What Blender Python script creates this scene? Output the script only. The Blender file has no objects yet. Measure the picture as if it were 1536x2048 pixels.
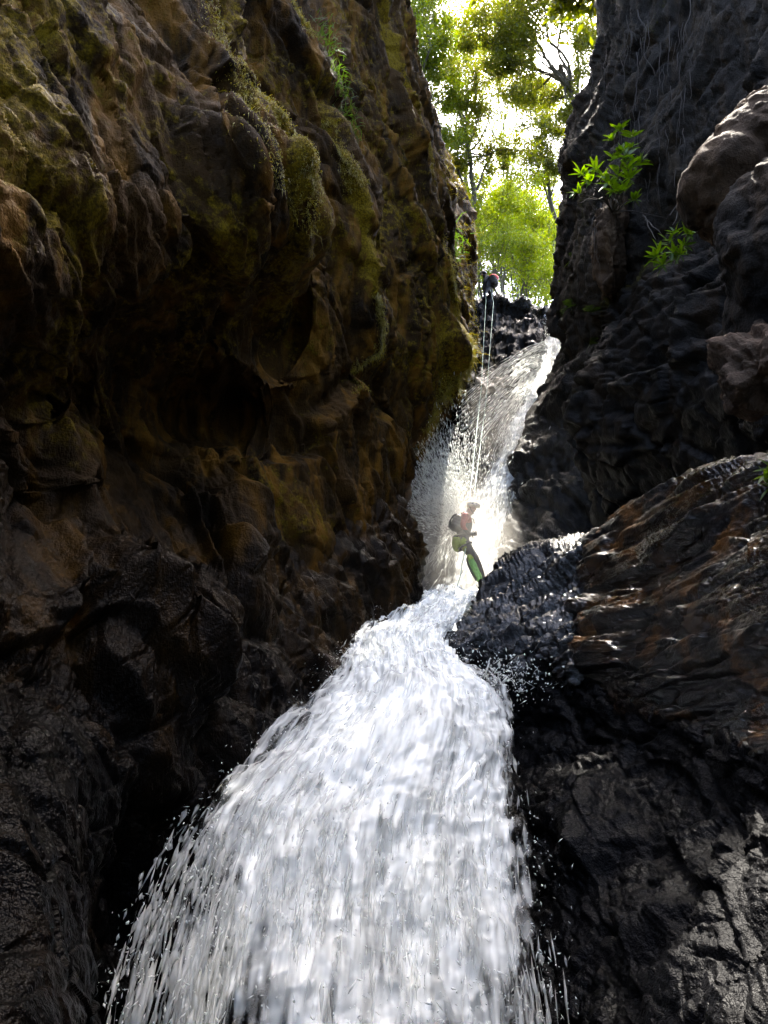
import bpy, math, random
import numpy as np
from mathutils import Vector
R = math.radians
rng = np.random.default_rng(7)
random.seed(7)
sc = bpy.context.scene

# ------------------------------------------------------------------ camera, sky, sun, exposure
PITCH, FPX = 14.0, 1518.0                       # camera tilt (degrees), focal length for a 1536 x 2048 frame
cam_data = bpy.data.cameras.new('camera')
cam_data.sensor_fit = 'VERTICAL'
cam_data.angle_y = 2 * math.atan(1024 / FPX)
cam_data.clip_start = 0.05
cam_data.clip_end = 2000
cam = bpy.data.objects.new('camera', cam_data)
sc.collection.objects.link(cam)
cam.location = (0, 0, 0)
cam.rotation_euler = (R(90 + PITCH), 0, 0)
sc.camera = cam

SUN_EL, SUN_AZ = 65.0, 21.0                      # azimuth clockwise from +Y (up the gorge)
world = bpy.data.worlds.new('World'); sc.world = world; world.use_nodes = True
wn = world.node_tree.nodes; wl = world.node_tree.links
sky = wn.new('ShaderNodeTexSky'); sky.sky_type = 'NISHITA'; sky.sun_disc = False
sky.sun_elevation = R(SUN_EL); sky.sun_rotation = R(SUN_AZ)
sky.air_density = 1.0; sky.dust_density = 5.0; sky.ozone_density = 1.0
wn['Background'].inputs['Strength'].default_value = 0.15
wl.new(sky.outputs[0], wn['Background'].inputs['Color'])
sun_data = bpy.data.lights.new('sun', 'SUN'); sun_data.energy = 2.6; sun_data.angle = R(0.5); sun_data.color = (1, 0.93, 0.82)
sun = bpy.data.objects.new('sun', sun_data); sc.collection.objects.link(sun)
sdir = Vector((math.sin(R(SUN_AZ)) * math.cos(R(SUN_EL)), math.cos(R(SUN_AZ)) * math.cos(R(SUN_EL)), math.sin(R(SUN_EL))))
sun.rotation_euler = sdir.to_track_quat('Z', 'Y').to_euler()
vs = sc.view_settings
vs.view_transform = 'Standard'; vs.look = 'None'; vs.gamma = 1; vs.use_curve_mapping = False
vs.exposure = 3.4
sc.cycles.use_denoising = True
sc.cycles.max_bounces = 5
sc.cycles.diffuse_bounces = 2
sc.cycles.glossy_bounces = 2
sc.cycles.volume_bounces = 3
sc.cycles.adaptive_threshold = 0.03
sc.cycles.transparent_max_bounces = 12
sc.cycles.volume_step_rate = 2.0
sc.cycles.sample_clamp_indirect = 6.0

# ------------------------------------------------------------------ helpers
cp, sp = math.cos(R(PITCH)), math.sin(R(PITCH))
def at(px, py, Y):
    a = (px - 768) / FPX; b = (1024 - py) / FPX
    d = np.array([a, cp - b * sp, sp + b * cp])
    return d * (Y / d[1])

def hsh(ix, iy, iz, seed):
    h = (ix.astype(np.uint32) * np.uint32(374761393) + iy.astype(np.uint32) * np.uint32(668265263)
         + iz.astype(np.uint32) * np.uint32(3266489917) + np.uint32((seed * 974711 + 12345) & 0xffffffff))
    h = (h ^ (h >> np.uint32(13))) * np.uint32(1274126177)
    h = (h ^ (h >> np.uint32(16))) * np.uint32(2246822519)
    h = h ^ (h >> np.uint32(15))
    return (h & np.uint32(0xffffff)).astype(np.float32) / np.float32(0xffffff)

def vnoise(p, seed=0):
    """smooth value noise in -1..1"""
    f = np.floor(p); t = (p - f).astype(np.float32); i = f.astype(np.int64)
    t = t * t * t * (t * (t * 6 - 15) + 10)
    x, y, z = t[..., 0], t[..., 1], t[..., 2]
    out = 0
    for dx in (0, 1):
        for dy in (0, 1):
            for dz in (0, 1):
                w = (x if dx else 1 - x) * (y if dy else 1 - y) * (z if dz else 1 - z)
                out = out + w * hsh(i[..., 0] + dx, i[..., 1] + dy, i[..., 2] + dz, seed)
    return out * 2 - 1

def fbm(p, oct=4, seed=0, gain=0.5):
    a, s, out = 1.0, 0.0, 0
    for k in range(oct):
        out = out + a * vnoise(p * (2.03 ** k) + 17.3 * k, seed + k); s += a; a *= gain
    return out / s

def ridged(p, oct=4, seed=0):
    a, s, out = 1.0, 0.0, 0
    for k in range(oct):
        out = out + a * (1 - np.abs(vnoise(p * (2.03 ** k) + 9.1 * k, seed + k))) ** 2; s += a; a *= 0.5
    return out / s

def worley(p, seed=0):
    """two nearest cells: F1, F2, tilted-plate heights of both (0-centred), random of the nearest"""
    f = np.floor(p).astype(np.int64); p = p.astype(np.float32)
    n = p.shape[0]
    F = [np.full(n, 9.0, np.float32) for _ in range(2)]; H = [np.zeros(n, np.float32) for _ in range(2)]; rid = np.zeros(n, np.float32)
    for dx in (-1, 0, 1):
        for dy in (-1, 0, 1):
            for dz in (-1, 0, 1):
                c = f + np.array([dx, dy, dz])
                j = np.stack([hsh(c[:, 0], c[:, 1], c[:, 2], seed + k) for k in (1, 2, 3)], 1)
                v = p - (c + 0.1 + 0.8 * j).astype(np.float32)
                d = np.sqrt((v * v).sum(1))
                r = np.stack([(j[:, k] * 7.31 + j[:, (k + 1) % 3] * 3.77) % 1 for k in range(3)], 1)
                h = (r[:, 0] - .5) + ((r - .5) * v).sum(1) * 2.2
                m = d < F[0]; m2 = (~m) & (d < F[1])
                F[1] = np.where(m, F[0], np.where(m2, d, F[1])); H[1] = np.where(m, H[0], np.where(m2, h, H[1]))
                F[0] = np.where(m, d, F[0]); H[0] = np.where(m, h, H[0]); rid = np.where(m, r[:, 1], rid)
    return F[0], F[1], H[0], H[1], rid

def plates(p, seed, soft=.10):
    F1, F2, h1, h2, rid = worley(p, seed)
    g = F2 - F1; b = .5 + .5 * smooth01(g / soft)
    return h1 * b + h2 * (1 - b), g, rid

def smooth01(x):
    x = np.clip(x, 0, 1); return x * x * (3 - 2 * x)

def mesh_from(name, V, F, smooth=True):
    """V (n,3), F (m,k) with constant k"""
    V = np.ascontiguousarray(V, np.float32); F = np.ascontiguousarray(F, np.int32)
    me = bpy.data.meshes.new(name)
    me.vertices.add(len(V)); me.vertices.foreach_set('co', V.ravel())
    k = F.shape[1]
    me.loops.add(F.size); me.loops.foreach_set('vertex_index', F.ravel())
    me.polygons.add(len(F))
    me.polygons.foreach_set('loop_start', np.arange(0, F.size, k, dtype=np.int32))
    me.polygons.foreach_set('use_smooth', np.full(len(F), smooth))
    me.update(calc_edges=True)
    return me

def add_attr(me, name, vals):
    a = me.attributes.new(name, 'FLOAT', 'POINT'); a.data.foreach_set('value', np.ascontiguousarray(vals, np.float32).ravel())

def link(name, me, mat=None, parent=None):
    o = bpy.data.objects.new(name, me); sc.collection.objects.link(o)
    if me is not None and mat is not None and len(me.materials) == 0: me.materials.append(mat)
    if parent is not None: o.parent = parent
    return o

def tag(o, label=None, cat=None, group=None, kind=None):
    if label: o['label'] = label
    if cat: o['category'] = cat
    if group: o['group'] = group
    if kind: o['kind'] = kind
    return o

def grid_faces(nv, nu):
    i = np.arange(nv - 1)[:, None] * nu + np.arange(nu - 1)[None, :]
    i = i.ravel()
    return np.stack([i, i + 1, i + nu + 1, i + nu], 1)

def catmull(C, ns):
    """C (n, ...) control values along axis 0, ns[j] samples in segment j"""
    n = len(C); out = []
    for j in range(n - 1):
        p0 = C[j - 1] if j > 0 else 2 * C[0] - C[1]
        p1, p2 = C[j], C[j + 1]
        p3 = C[j + 2] if j + 2 < n else 2 * C[-1] - C[-2]
        t = np.linspace(0, 1, ns[j], endpoint=False).reshape((-1,) + (1,) * (C.ndim - 1))
        lin = p1 * (1 - t) + p2 * t
        cr = 0.5 * (2 * p1 + (p2 - p0) * t + (2 * p0 - 5 * p1 + 4 * p2 - p3) * t ** 2 + (3 * p1 - p0 - 3 * p2 + p3) * t ** 3)
        out.append(0.25 * lin + 0.75 * cr)
    out.append(C[-1][None])
    return np.concatenate(out, 0)

def linear(C, ns):
    out = []
    for j in range(len(C) - 1):
        t = np.linspace(0, 1, ns[j], endpoint=False).reshape((-1,) + (1,) * (C.ndim - 1))
        out.append(C[j] * (1 - t) + C[j + 1] * t)
    out.append(C[-1][None])
    return np.concatenate(out, 0)

def blur(P, n, axis):
    for _ in range(n):
        Q = P.copy()
        a = [slice(None)] * P.ndim; b = list(a); c = list(a)
        a[axis] = slice(1, -1); b[axis] = slice(0, -2); c[axis] = slice(2, None)
        Q[tuple(a)] = 0.5 * P[tuple(a)] + 0.25 * (P[tuple(b)] + P[tuple(c)])
        P = Q
    return P

def normals(P):
    du = np.gradient(P, axis=1); dv = np.gradient(P, axis=0)
    n = np.cross(du, dv); n /= np.linalg.norm(n, axis=2, keepdims=True) + 1e-9
    s = np.sum(n * -P / (np.linalg.norm(P, axis=2, keepdims=True) + 1e-6))
    return n if s > 0 else -n

def patch(rows, step=4.0, top=None, ublur=6, smooth_u=False, depth_px=22):
    """rows[r][c] = (px, py, Y) sight-line points, or ('w', x, y, z); gives the lofted grid in world space"""
    Rn, Cn = len(rows), len(rows[0])
    W = np.zeros((Rn, Cn, 3)); X = np.zeros((Rn, Cn, 3))
    for r in range(Rn):
        for c in range(Cn):
            W[r, c] = at(*rows[r][c]); X[r, c] = (rows[r][c][0], rows[r][c][1], rows[r][c][2] * depth_px)
    if top is not None:
        W = np.concatenate([(W[0] + np.array(top))[None], W], 0)
        X = np.concatenate([(X[0] - np.array([0, 160, 0]))[None], X], 0)
    nu = [int(np.clip(np.linalg.norm(X[:, j + 1] - X[:, j], axis=1).max() / step, 4, 260)) for j in range(Cn - 1)]
    nv = [int(np.clip(np.linalg.norm(X[j + 1] - X[j], axis=1).max() / step, 4, 260)) for j in range(len(W) - 1)]
    P = catmull(W, nv)
    P = np.swapaxes(P, 0, 1)
    P = catmull(P, nu) if smooth_u else linear(P, nu)
    P = np.swapaxes(P, 0, 1)
    if ublur: P = blur(P, ublur, 1)
    cum = [0]
    for k in nu: cum.append(cum[-1] + k)
    return P, cum

def dent(P, c, r, push):
    c = np.array(c); r = np.array(r); push = np.array(push)
    d = np.sqrt((((P - c) / r) ** 2).sum(2)) + .22 * fbm(P.reshape(-1, 3) * 1.0, 2, 303).reshape(P.shape[:2])
    return P + smooth01(1.25 - d)[..., None] * push

def strat(ax, ang, s_long, s_across):
    """rows of a 3x3 that squeezes space so that cells are s_long along the bedding and s_across through it"""
    ax = np.array(ax, float); ax /= np.linalg.norm(ax)
    up = np.array(ang, float); up -= ax * up.dot(ax); up /= np.linalg.norm(up)
    t = np.cross(ax, up)
    return np.stack([ax / s_long, up / s_across, t / s_long])

def rock(P, big=0.35, blocks=((2.8, 1.1, .40), (1.2, .45, .13), (.5, .18, .065), (.2, .08, .022)), fine=0.03, ax=(0.3, 0.2, -1), upv=(1, 0, 0.2), seed=1, nblur=8, crack=0.5, warp_amt=1.0):
    sh = P.shape
    N = normals(P)
    N = blur(blur(N, nblur, 0), nblur, 1); N /= np.linalg.norm(N, axis=2, keepdims=True) + 1e-9
    p = P.reshape(-1, 3); n = N.reshape(-1, 3)
    d = big * fbm(p * 0.55, 3, seed) if big else np.zeros(len(p))
    warp = np.stack([fbm(p * 0.9 + 31 * k, 3, seed + 50 + k) for k in range(3)], 1)
    for k, (sl, sa, amp) in enumerate(blocks):
        M = strat(ax, upv, sl, sa)
        q = p @ M.T + warp_amt * warp * (0.35 / max(sa, .25)) * 0.25
        h, g, rid = plates(q, seed + 7 * k, (.16, .12, .10, .1)[k])
        e = smooth01(g / 0.16)
        mod = 0.55 + 0.45 * smooth01(0.5 + 1.2 * fbm(p * 0.7 + 5 * k, 2, seed + 90 + k))
        dk = amp * mod * h - amp * crack * mod * (1 - e) * (rid > .35)
        nb = (1, 0, 0, 0)[k]
        d = d + blur(blur(dk.reshape(sh[:2]), nb, 0), nb, 1).ravel()
    wq = p @ strat(ax, upv, 1.0, .38).T
    d = d + fine * fbm(wq * 4.5, 4, seed + 33, .62) - .6 * fine * ridged(wq * 3.2, 4, seed + 35)
    out = (p + n * d[:, None]).reshape(sh)
    return out, d.reshape(sh[:2]), N

# ------------------------------------------------------------------ materials
class NT:
    def __init__(s, name):
        s.m = bpy.data.materials.new(name); s.m.use_nodes = True
        s.n = s.m.node_tree.nodes; s.l = s.m.node_tree.links
        s.b = s.n['Principled BSDF']; s.out = s.n['Material Output']
    def new(s, t, **kw):
        x = s.n.new(t)
        for k, v in kw.items(): setattr(x, k, v)
        return x
    def put(s, sock, v):
        if isinstance(v, bpy.types.NodeSocket): s.l.new(v, sock)
        else: sock.default_value = v
    def coord(s, scale=(1, 1, 1), rot=(0, 0, 0), kind='Object'):
        t = s.new('ShaderNodeTexCoord'); m = s.new('ShaderNodeMapping')
        m.inputs['Scale'].default_value = scale; m.inputs['Rotation'].default_value = rot
        s.l.new(t.outputs[kind], m.inputs['Vector']); return m.outputs[0]
    def noise(s, vec, scale, detail=5, rough=.6, dist=0.0):
        x = s.new('ShaderNodeTexNoise'); s.l.new(vec, x.inputs['Vector'])
        x.inputs['Scale'].default_value = scale; x.inputs['Detail'].default_value = detail
        x.inputs['Roughness'].default_value = rough; x.inputs['Distortion'].default_value = dist
        return x.outputs['Fac']
    def ramp(s, fac, a, b, lo=0.0, hi=1.0):
        x = s.new('ShaderNodeMapRange'); x.interpolation_type = 'SMOOTHSTEP'
        s.put(x.inputs['Value'], fac); s.put(x.inputs['From Min'], a); s.put(x.inputs['From Max'], b)
        s.put(x.inputs['To Min'], lo); s.put(x.inputs['To Max'], hi); return x.outputs[0]
    def math(s, op, a, b=0.0):
        x = s.new('ShaderNodeMath', operation=op); s.put(x.inputs[0], a); s.put(x.inputs[1], b); return x.outputs[0]
    def mix(s, fac, a, b):
        x = s.new('ShaderNodeMix', data_type='RGBA'); s.put(x.inputs[0], fac)
        s.put(x.inputs[6], a if isinstance(a, bpy.types.NodeSocket) else (*a, 1)); s.put(x.inputs[7], b if isinstance(b, bpy.types.NodeSocket) else (*b, 1))
        return x.outputs[2]
    def attr(s, name):
        x = s.new('ShaderNodeAttribute'); x.attribute_name = name; return x.outputs['Fac']
    def bump(s, h, strength, dist, prev=None):
        x = s.new('ShaderNodeBump'); x.inputs['Strength'].default_value = strength; x.inputs['Distance'].default_value = dist
        s.l.new(h, x.inputs['Height'])
        if prev is not None: s.l.new(prev, x.inputs['Normal'])
        return x.outputs[0]

def plain(name, col, rough=.6, metal=0.0, spec=.5):
    t = NT(name); v = t.coord()
    n = t.noise(v, 30, 3)
    t.l.new(t.mix(t.ramp(n, .3, .7), tuple(c * .75 for c in col), tuple(min(1, c * 1.2) for c in col)), t.b.inputs['Base Color'])
    t.b.inputs['Roughness'].default_value = rough; t.b.inputs['Metallic'].default_value = metal
    t.b.inputs['Specular IOR Level'].default_value = spec
    return t.m

def rock_mat(name, dark, mid, stain, moss=(.10, .085, .008), rough_dry=.8, rough_wet=.28, bump=.6, stain_amt=.5, streak=(1, 1, .25), streak_rot=(0, 0, 0), fine=1.0, spec=.3, coat=0.0):
    t = NT(name)
    v = t.coord(); vs_ = t.coord(streak, streak_rot)
    n1 = t.noise(v, 1.3, 4, .65); n2 = t.noise(vs_, 2.6, 3, .62, .4); n3 = t.noise(v, 9, 3, .7); n4 = t.noise(v, 38, 2, .7)
    c = t.mix(t.ramp(n1, .32, .66), dark, mid)
    c = t.mix(t.math('MULTIPLY', t.ramp(n2, .46, .68), stain_amt), c, stain)
    c = t.mix(t.math('MULTIPLY', t.ramp(n3, .5, .75), .6), c, tuple(x * .35 for x in dark))
    lich = t.math('MULTIPLY', t.ramp(n4, .6, .74), .45)
    c = t.mix(lich, c, tuple(min(1, x * 1.9 + .003) for x in mid))
    mo = t.ramp(t.math('ADD', t.attr('moss'), t.math('MULTIPLY', t.math('SUBTRACT', n3, .5), .9)), .38, .62)
    mc = t.mix(t.ramp(n4, .35, .65), tuple(x * .45 for x in moss), moss)
    c = t.mix(mo, c, mc)
    c = t.mix(t.math('MULTIPLY', t.attr('wet'), .90), c, (.0015, .0015, .0017))  # wet blackens the colour too; on the left wall that includes painted shade
    t.l.new(c, t.b.inputs['Base Color'])
    wet = t.math('MULTIPLY', t.attr('wet'), t.math('SUBTRACT', 1.0, t.math('MULTIPLY', mo, .8)))
    wet = t.math('MULTIPLY', wet, t.ramp(n1, .25, .5, .35, 1.0))
    t.l.new(t.ramp(wet, 0, 1, rough_dry, rough_wet), t.b.inputs['Roughness'])
    t.l.new(t.ramp(wet, 0, 1, .08, spec), t.b.inputs['Specular IOR Level'])
    b = t.bump(t.noise(vs_, 11, 4, .68), bump, .05)
    b = t.bump(n4, bump * fine, .025, b)
    t.l.new(b, t.b.inputs['Normal'])
    if coat:
        t.l.new(t.math('MULTIPLY', wet, coat), t.b.inputs['Coat Weight']); t.b.inputs['Coat Roughness'].default_value = .10
        t.l.new(t.bump(t.noise(vs_, 16, 3, .6), .9, .035), t.b.inputs['Coat Normal'])
    return t.m

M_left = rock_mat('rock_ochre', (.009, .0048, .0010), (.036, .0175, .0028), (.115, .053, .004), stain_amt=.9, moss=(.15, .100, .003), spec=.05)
M_dark = rock_mat('rock_dark_wet', (.007, .007, .007), (.024, .020, .016), (.045, .024, .007), stain_amt=.45, rough_wet=.22, spec=.16)
M_right = rock_mat('rock_grey', (.010, .009, .0075), (.036, .030, .024), (.075, .052, .030), stain_amt=.6, moss=(.06, .055, .006), streak=(1.6, 1.6, .3), bump=.8)
M_pale = rock_mat('rock_pale', (.03, .021, .014), (.10, .070, .050), (.14, .085, .05), stain_amt=.5)
M_brown = rock_mat('rock_brown', (.018, .012, .007), (.065, .043, .027), (.11, .07, .04), stain_amt=.6)
M_slab = rock_mat('rock_slab_wet', (.006, .006, .007), (.018, .011, .007), (.20, .085, .016), stain_amt=.95, rough_wet=.15, bump=.45, streak=(.6, 1, 1.4), fine=.8, spec=.4, coat=.8)
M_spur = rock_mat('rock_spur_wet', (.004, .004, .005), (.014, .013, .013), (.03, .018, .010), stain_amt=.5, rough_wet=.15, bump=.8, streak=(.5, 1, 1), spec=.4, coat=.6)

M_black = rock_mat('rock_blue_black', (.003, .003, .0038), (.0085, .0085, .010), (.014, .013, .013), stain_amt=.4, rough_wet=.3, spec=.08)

CUR = {}
def rock_object(name, rows, mat, step=4.0, top=None, moss=None, wet=None, dents=(), kind='structure', label=None, cat=None, group=None, smooth_u=False, ublur=6, **kw):
    P, cum = patch(rows, step, top, ublur, smooth_u)
    for dn in dents: P = dent(P, *dn)
    Q, d, N = rock(P, **kw)
    nv, nu = Q.shape[:2]
    me = mesh_from(name, Q.reshape(-1, 3), grid_faces(nv, nu))
    q = Q.reshape(-1, 3)
    CUR['nu'] = nu; CUR['cum'] = cum
    add_attr(me, 'moss', moss(q, d.ravel(), N.reshape(-1, 3)) if moss else np.zeros(len(q)))
    add_attr(me, 'wet', wet(q, d.ravel(), N.reshape(-1, 3)) if wet else np.zeros(len(q)))
    o = link(name, me, mat)
    tag(o, label, cat, group, kind)
    return o, Q, cum

def project(p):
    z = p[:, 1] * cp + p[:, 2] * sp; u = -p[:, 1] * sp + p[:, 2] * cp
    return 768 + FPX * p[:, 0] / z, 1024 - FPX * u / z

# ------------------------------------------------------------------ left gorge wall
LW = [  # (py, [(px, Y) ...])
 (-300, [(-700, 1.5), (-60, 4.4), (160, 5.6), (280, 6.4), (400, 7.6), (470, 9.0), (570, 9.6), (660, 11.6), (715, 12.4), (780, 13.6), (770, 18), (700, 24)]),
 (0,    [(-700, 1.4), (-60, 4.0), (190, 5.3), (315, 6.2), (440, 7.3), (515, 8.9), (605, 9.4), (690, 11.5), (740, 12.4), (802, 13.8), (800, 18), (730, 24)]),
 (150,  [(-700, 1.4), (-60, 3.8), (190, 5.0), (340, 5.9), (490, 7.1), (545, 8.9), (650, 9.5), (715, 11.5), (770, 12.5), (835, 14.2), (830, 18), (760, 24)]),
 (300,  [(-700, 1.4), (-60, 3.6), (205, 4.8), (355, 5.7), (545, 6.9), (580, 8.9), (690, 9.6), (737, 11.5), (800, 12.8), (868, 14.6), (862, 18), (790, 24)]),
 (430,  [(-700, 1.4), (-60, 3.5), (220, 4.7), (400, 5.7), (585, 6.8), (605, 9.0), (748, 9.8), (765, 11.5), (830, 13.0), (886, 14.9), (880, 18), (800, 24)]),
 (560,  [(-700, 1.5), (-60, 3.6), (220, 5.0), (410, 6.4), (595, 7.4), (640, 9.2), (768, 10.0), (780, 11.8), (850, 13.2), (906, 15.1), (900, 18), (810, 24)]),
 (700,  [(-700, 1.7), (-60, 4.1), (200, 5.8), (370, 7.3), (545, 8.0), (650, 9.3), (795, 10.4), (812, 12.0), (872, 13.4), (934, 15.2), (925, 18), (820, 24)]),
 (850,  [(-700, 1.8), (-60, 4.6), (200, 6.5), (350, 7.7), (500, 8.1), (620, 9.2), (695, 9.7), (745, 11.3), (805, 12.6), (862, 14.6), (862, 18), (770, 24)]),
 (1000, [(-700, 1.8), (-60, 4.7), (200, 6.5), (340, 7.4), (480, 7.8), (585, 8.8), (680, 9.6), (745, 10.9), (780, 11.8), (790, 12.8), (795, 16), (740, 22)]),
 (1130, [(-700, 1.7), (-60, 4.4), (200, 6.0), (330, 6.7), (455, 7.1), (545, 8.0), (640, 8.9), (710, 9.9), (760, 10.7), (775, 11.4), (790, 14), (760, 20)]),
 (1260, [(-700, 1.6), (-60, 4.0), (200, 5.3), (310, 5.9), (420, 6.3), (500, 7.0), (590, 7.9), (650, 8.6), (710, 9.3), (770, 10.2), (830, 12), (850, 16)]),
 (1400, [(-700, 1.5), (-60, 3.6), (190, 4.6), (295, 5.2), (400, 5.8), (470, 6.3), (540, 6.8), (600, 7.1), (660, 7.5), (740, 7.9), (840, 8.8), (950, 10)]),
 (1600, [(-700, 1.4), (-60, 3.2), (150, 4.0), (230, 4.5), (300, 4.9), (380, 5.4), (450, 5.8), (520, 6.1), (600, 6.5), (720, 6.8), (850, 7.2), (1000, 7.6)]),
 (1800, [(-700, 1.3), (-60, 2.9), (110, 3.6), (170, 4.0), (230, 4.4), (300, 4.9), (380, 5.4), (480, 5.8), (600, 6.1), (720, 6.3), (860, 6.6), (1000, 6.9)]),
 (2048, [(-700, 1.2), (-60, 2.6), (75, 3.2), (125, 3.5), (170, 3.9), (250, 4.5), (350, 5.0), (450, 5.4), (560, 5.6), (700, 5.8), (860, 6.0), (1000, 6.3)]),
 (2400, [(-700, 1.1), (-60, 2.3), (65, 2.8), (110, 3.1), (150, 3.5), (230, 4.2), (340, 4.7), (450, 5.0), (560, 5.2), (700, 5.4), (860, 5.6), (1000, 5.9)]),
]
rows = [[(px, py, Y) for px, Y in r] for py, r in LW]
def left_moss(q, d, n):
    px, py = project(q)
    m = 0.34 + 0.28 * fbm(q * 0.8, 3, 401)
    m += 0.48 * smooth01((q[:, 2] - 1.6) / 2.0) * smooth01((5.6 - q[:, 1]) / 2.5)      # damp overhanging face close to the lens
    col = np.arange(len(q)) % CUR['nu']; cum = CUR['cum']
    for c, w_, a_, lo in ((cum[4] - 3, 5, .38, 4.0), (cum[4] - 18, 7, .26, 4.5), (cum[6] - 2, 4, .42, 4.0), (cum[9] - 4, 6, .34, 6.0)):
        m += a_ * np.exp(-((col - c) / w_) ** 2) * smooth01((q[:, 2] - lo) / 1.5) * smooth01(.75 + 1.2 * fbm(q * np.array([1.5, 1.5, .5]), 2, 402))
    m -= 0.6 * smooth01((2.2 - q[:, 2]) / 1.6)
    return m
def left_wet_shade(q, d, n):
    return smooth01((2.9 - q[:, 2] + 1.1 * fbm(q * .6, 3, 77)) / 3.4) * 0.98 + 0.08  # wet rock low down, with the overhang's shade darkened into the same value
left, LQ, Lcum = rock_object('gorge_wall', rows, M_left, step=3.6, top=(-1.5, 0.5, 3), moss=left_moss, wet=left_wet_shade, kind='structure',
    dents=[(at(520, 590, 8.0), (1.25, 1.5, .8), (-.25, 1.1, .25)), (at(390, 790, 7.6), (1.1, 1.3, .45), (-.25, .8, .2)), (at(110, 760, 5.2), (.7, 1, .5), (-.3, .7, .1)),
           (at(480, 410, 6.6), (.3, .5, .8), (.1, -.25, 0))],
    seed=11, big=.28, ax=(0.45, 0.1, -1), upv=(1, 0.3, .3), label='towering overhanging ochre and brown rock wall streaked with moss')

# far mossy buttress on the same side, beside the upper climber
rows = [[(c[0], py, c[1]) for c in r] for py, r in [
 (-300, [(700, 15.5), (770, 17.5), (790, 20), (770, 27)]),
 (0,    [(720, 16), (790, 17.5), (812, 20), (790, 27)]),
 (200,  [(760, 16), (840, 17.8), (862, 20), (830, 27)]),
 (330,  [(790, 16), (880, 18), (900, 20.3), (860, 28)]),
 (420,  [(800, 16), (905, 18.5), (948, 21), (900, 29)]),
 (560,  [(820, 16.2), (915, 18.6), (956, 21.3), (930, 29)]),
 (650,  [(830, 16.2), (920, 18.4), (952, 21), (930, 28)]),
 (760,  [(830, 16), (905, 18), (925, 20), (920, 26)]),
 (860,  [(790, 15.5), (850, 17), (875, 19), (890, 24)]),
 (1000, [(760, 14.5), (812, 16), (830, 17.5), (860, 22)]),
 (1130, [(750, 13.5), (815, 15), (835, 16.5), (870, 20)]),
 (1300, [(770, 12.5), (840, 14), (860, 15.5), (890, 19)])]]
butL, BQ, Bcum = rock_object('rock_buttress', rows, M_left, step=4, top=(-1, 1, 3), kind='thing', seed=23, big=.25,
    moss=lambda q, d, n: .34 + .35 * fbm(q * .7, 3, 77) - .5 * smooth01((6 - q[:, 2]) / 3), wet=lambda q, d, n: smooth01((7 - q[:, 2]) / 4) * .9,
    blocks=((1.8, .6, .25), (.7, .25, .12), (.3, .12, .05)), fine=.05, label='narrow mossy brown buttress beside the upper climber', cat='rock buttress')

# lower outcrop that the pool water touches
rows = [[(c[0], py, c[1]) for c in r] for py, r in [
 (985,  [(640, 10.6), (700, 11.0), (765, 11.8), (800, 13.2), (770, 16)]),
 (1030, [(600, 9.6), (690, 10.2), (775, 11.0), (822, 12.2), (800, 15)]),
 (1080, [(580, 9.0), (680, 9.7), (780, 10.7), (838, 11.8), (820, 15)]),
 (1140, [(570, 8.6), (680, 9.2), (785, 10.4), (846, 11.6), (830, 14.5)]),
 (1200, [(560, 8.2), (670, 8.8), (780, 10.2), (850, 11.5), (835, 14.5)]),
 (1260, [(550, 7.7), (640, 8.4), (740, 9.5), (846, 11.4), (840, 14)]),
 (1330, [(540, 7.2), (620, 7.9), (720, 8.9), (840, 11.2), (850, 14)])]]
outc, _, _ = rock_object('rock_outcrop', rows, M_left, step=3.2, kind='thing', seed=31, big=.14, blocks=((1.2, .4, .16), (.45, .16, .08), (.18, .07, .03)), ax=(.55, .2, -1), upv=(1, .2, .6), fine=.03,
    wet=lambda q, d, n: .75 + .25 * fbm(q * 2, 2, 5), label='black water-worn outcrop with pale glints at the pool edge', cat='rock outcrop')

# ------------------------------------------------------------------ back step of the waterfall
rows = [[(c[0], c[1], c[2]) for c in r] for r in [
 [(860, 600, 27.5), (940, 600, 27), (975, 596, 27), (1010, 598, 27), (1050, 604, 27), (1085, 622, 26.6), (1112, 642, 26), (1170, 660, 25)],
 [(860, 640, 26.6), (940, 640, 26.2), (975, 640, 26), (1010, 640, 26), (1050, 645, 25.8), (1085, 655, 25.4), (1112, 668, 25), (1170, 690, 24)],
 [(860, 720, 25), (930, 720, 24.6), (970, 720, 24.4), (1010, 720, 24.2), (1050, 725, 24), (1085, 730, 23.8), (1112, 735, 23.4), (1170, 750, 22.5)],
 [(840, 790, 23.4), (910, 790, 22.6), (960, 780, 22), (1000, 775, 21.8), (1040, 780, 21.8), (1075, 790, 21.8), (1105, 800, 21.6), (1170, 810, 21)],
 [(820, 870, 21.6), (890, 870, 20.6), (940, 870, 20), (985, 870, 19.8), (1020, 870, 19.8), (1060, 870, 20), (1100, 880, 20), (1170, 890, 19.6)],
 [(800, 980, 19.6), (860, 980, 18.6), (920, 980, 18), (970, 980, 17.8), (1010, 980, 18), (1050, 980, 18.2), (1090, 980, 18.4), (1150, 980, 18)],
 [(780, 1080, 18.5), (850, 1080, 17.2), (910, 1080, 16.8), (960, 1080, 16.6), (1000, 1080, 16.8), (1040, 1080, 17), (1090, 1080, 17), (1150, 1080, 17)],
 [(780, 1230, 17), (850, 1230, 15.8), (910, 1230, 15.4), (960, 1230, 15.4), (1000, 1230, 15.4), (1040, 1230, 15.6), (1090, 1230, 15.8), (1150, 1230, 16)]]]
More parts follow.
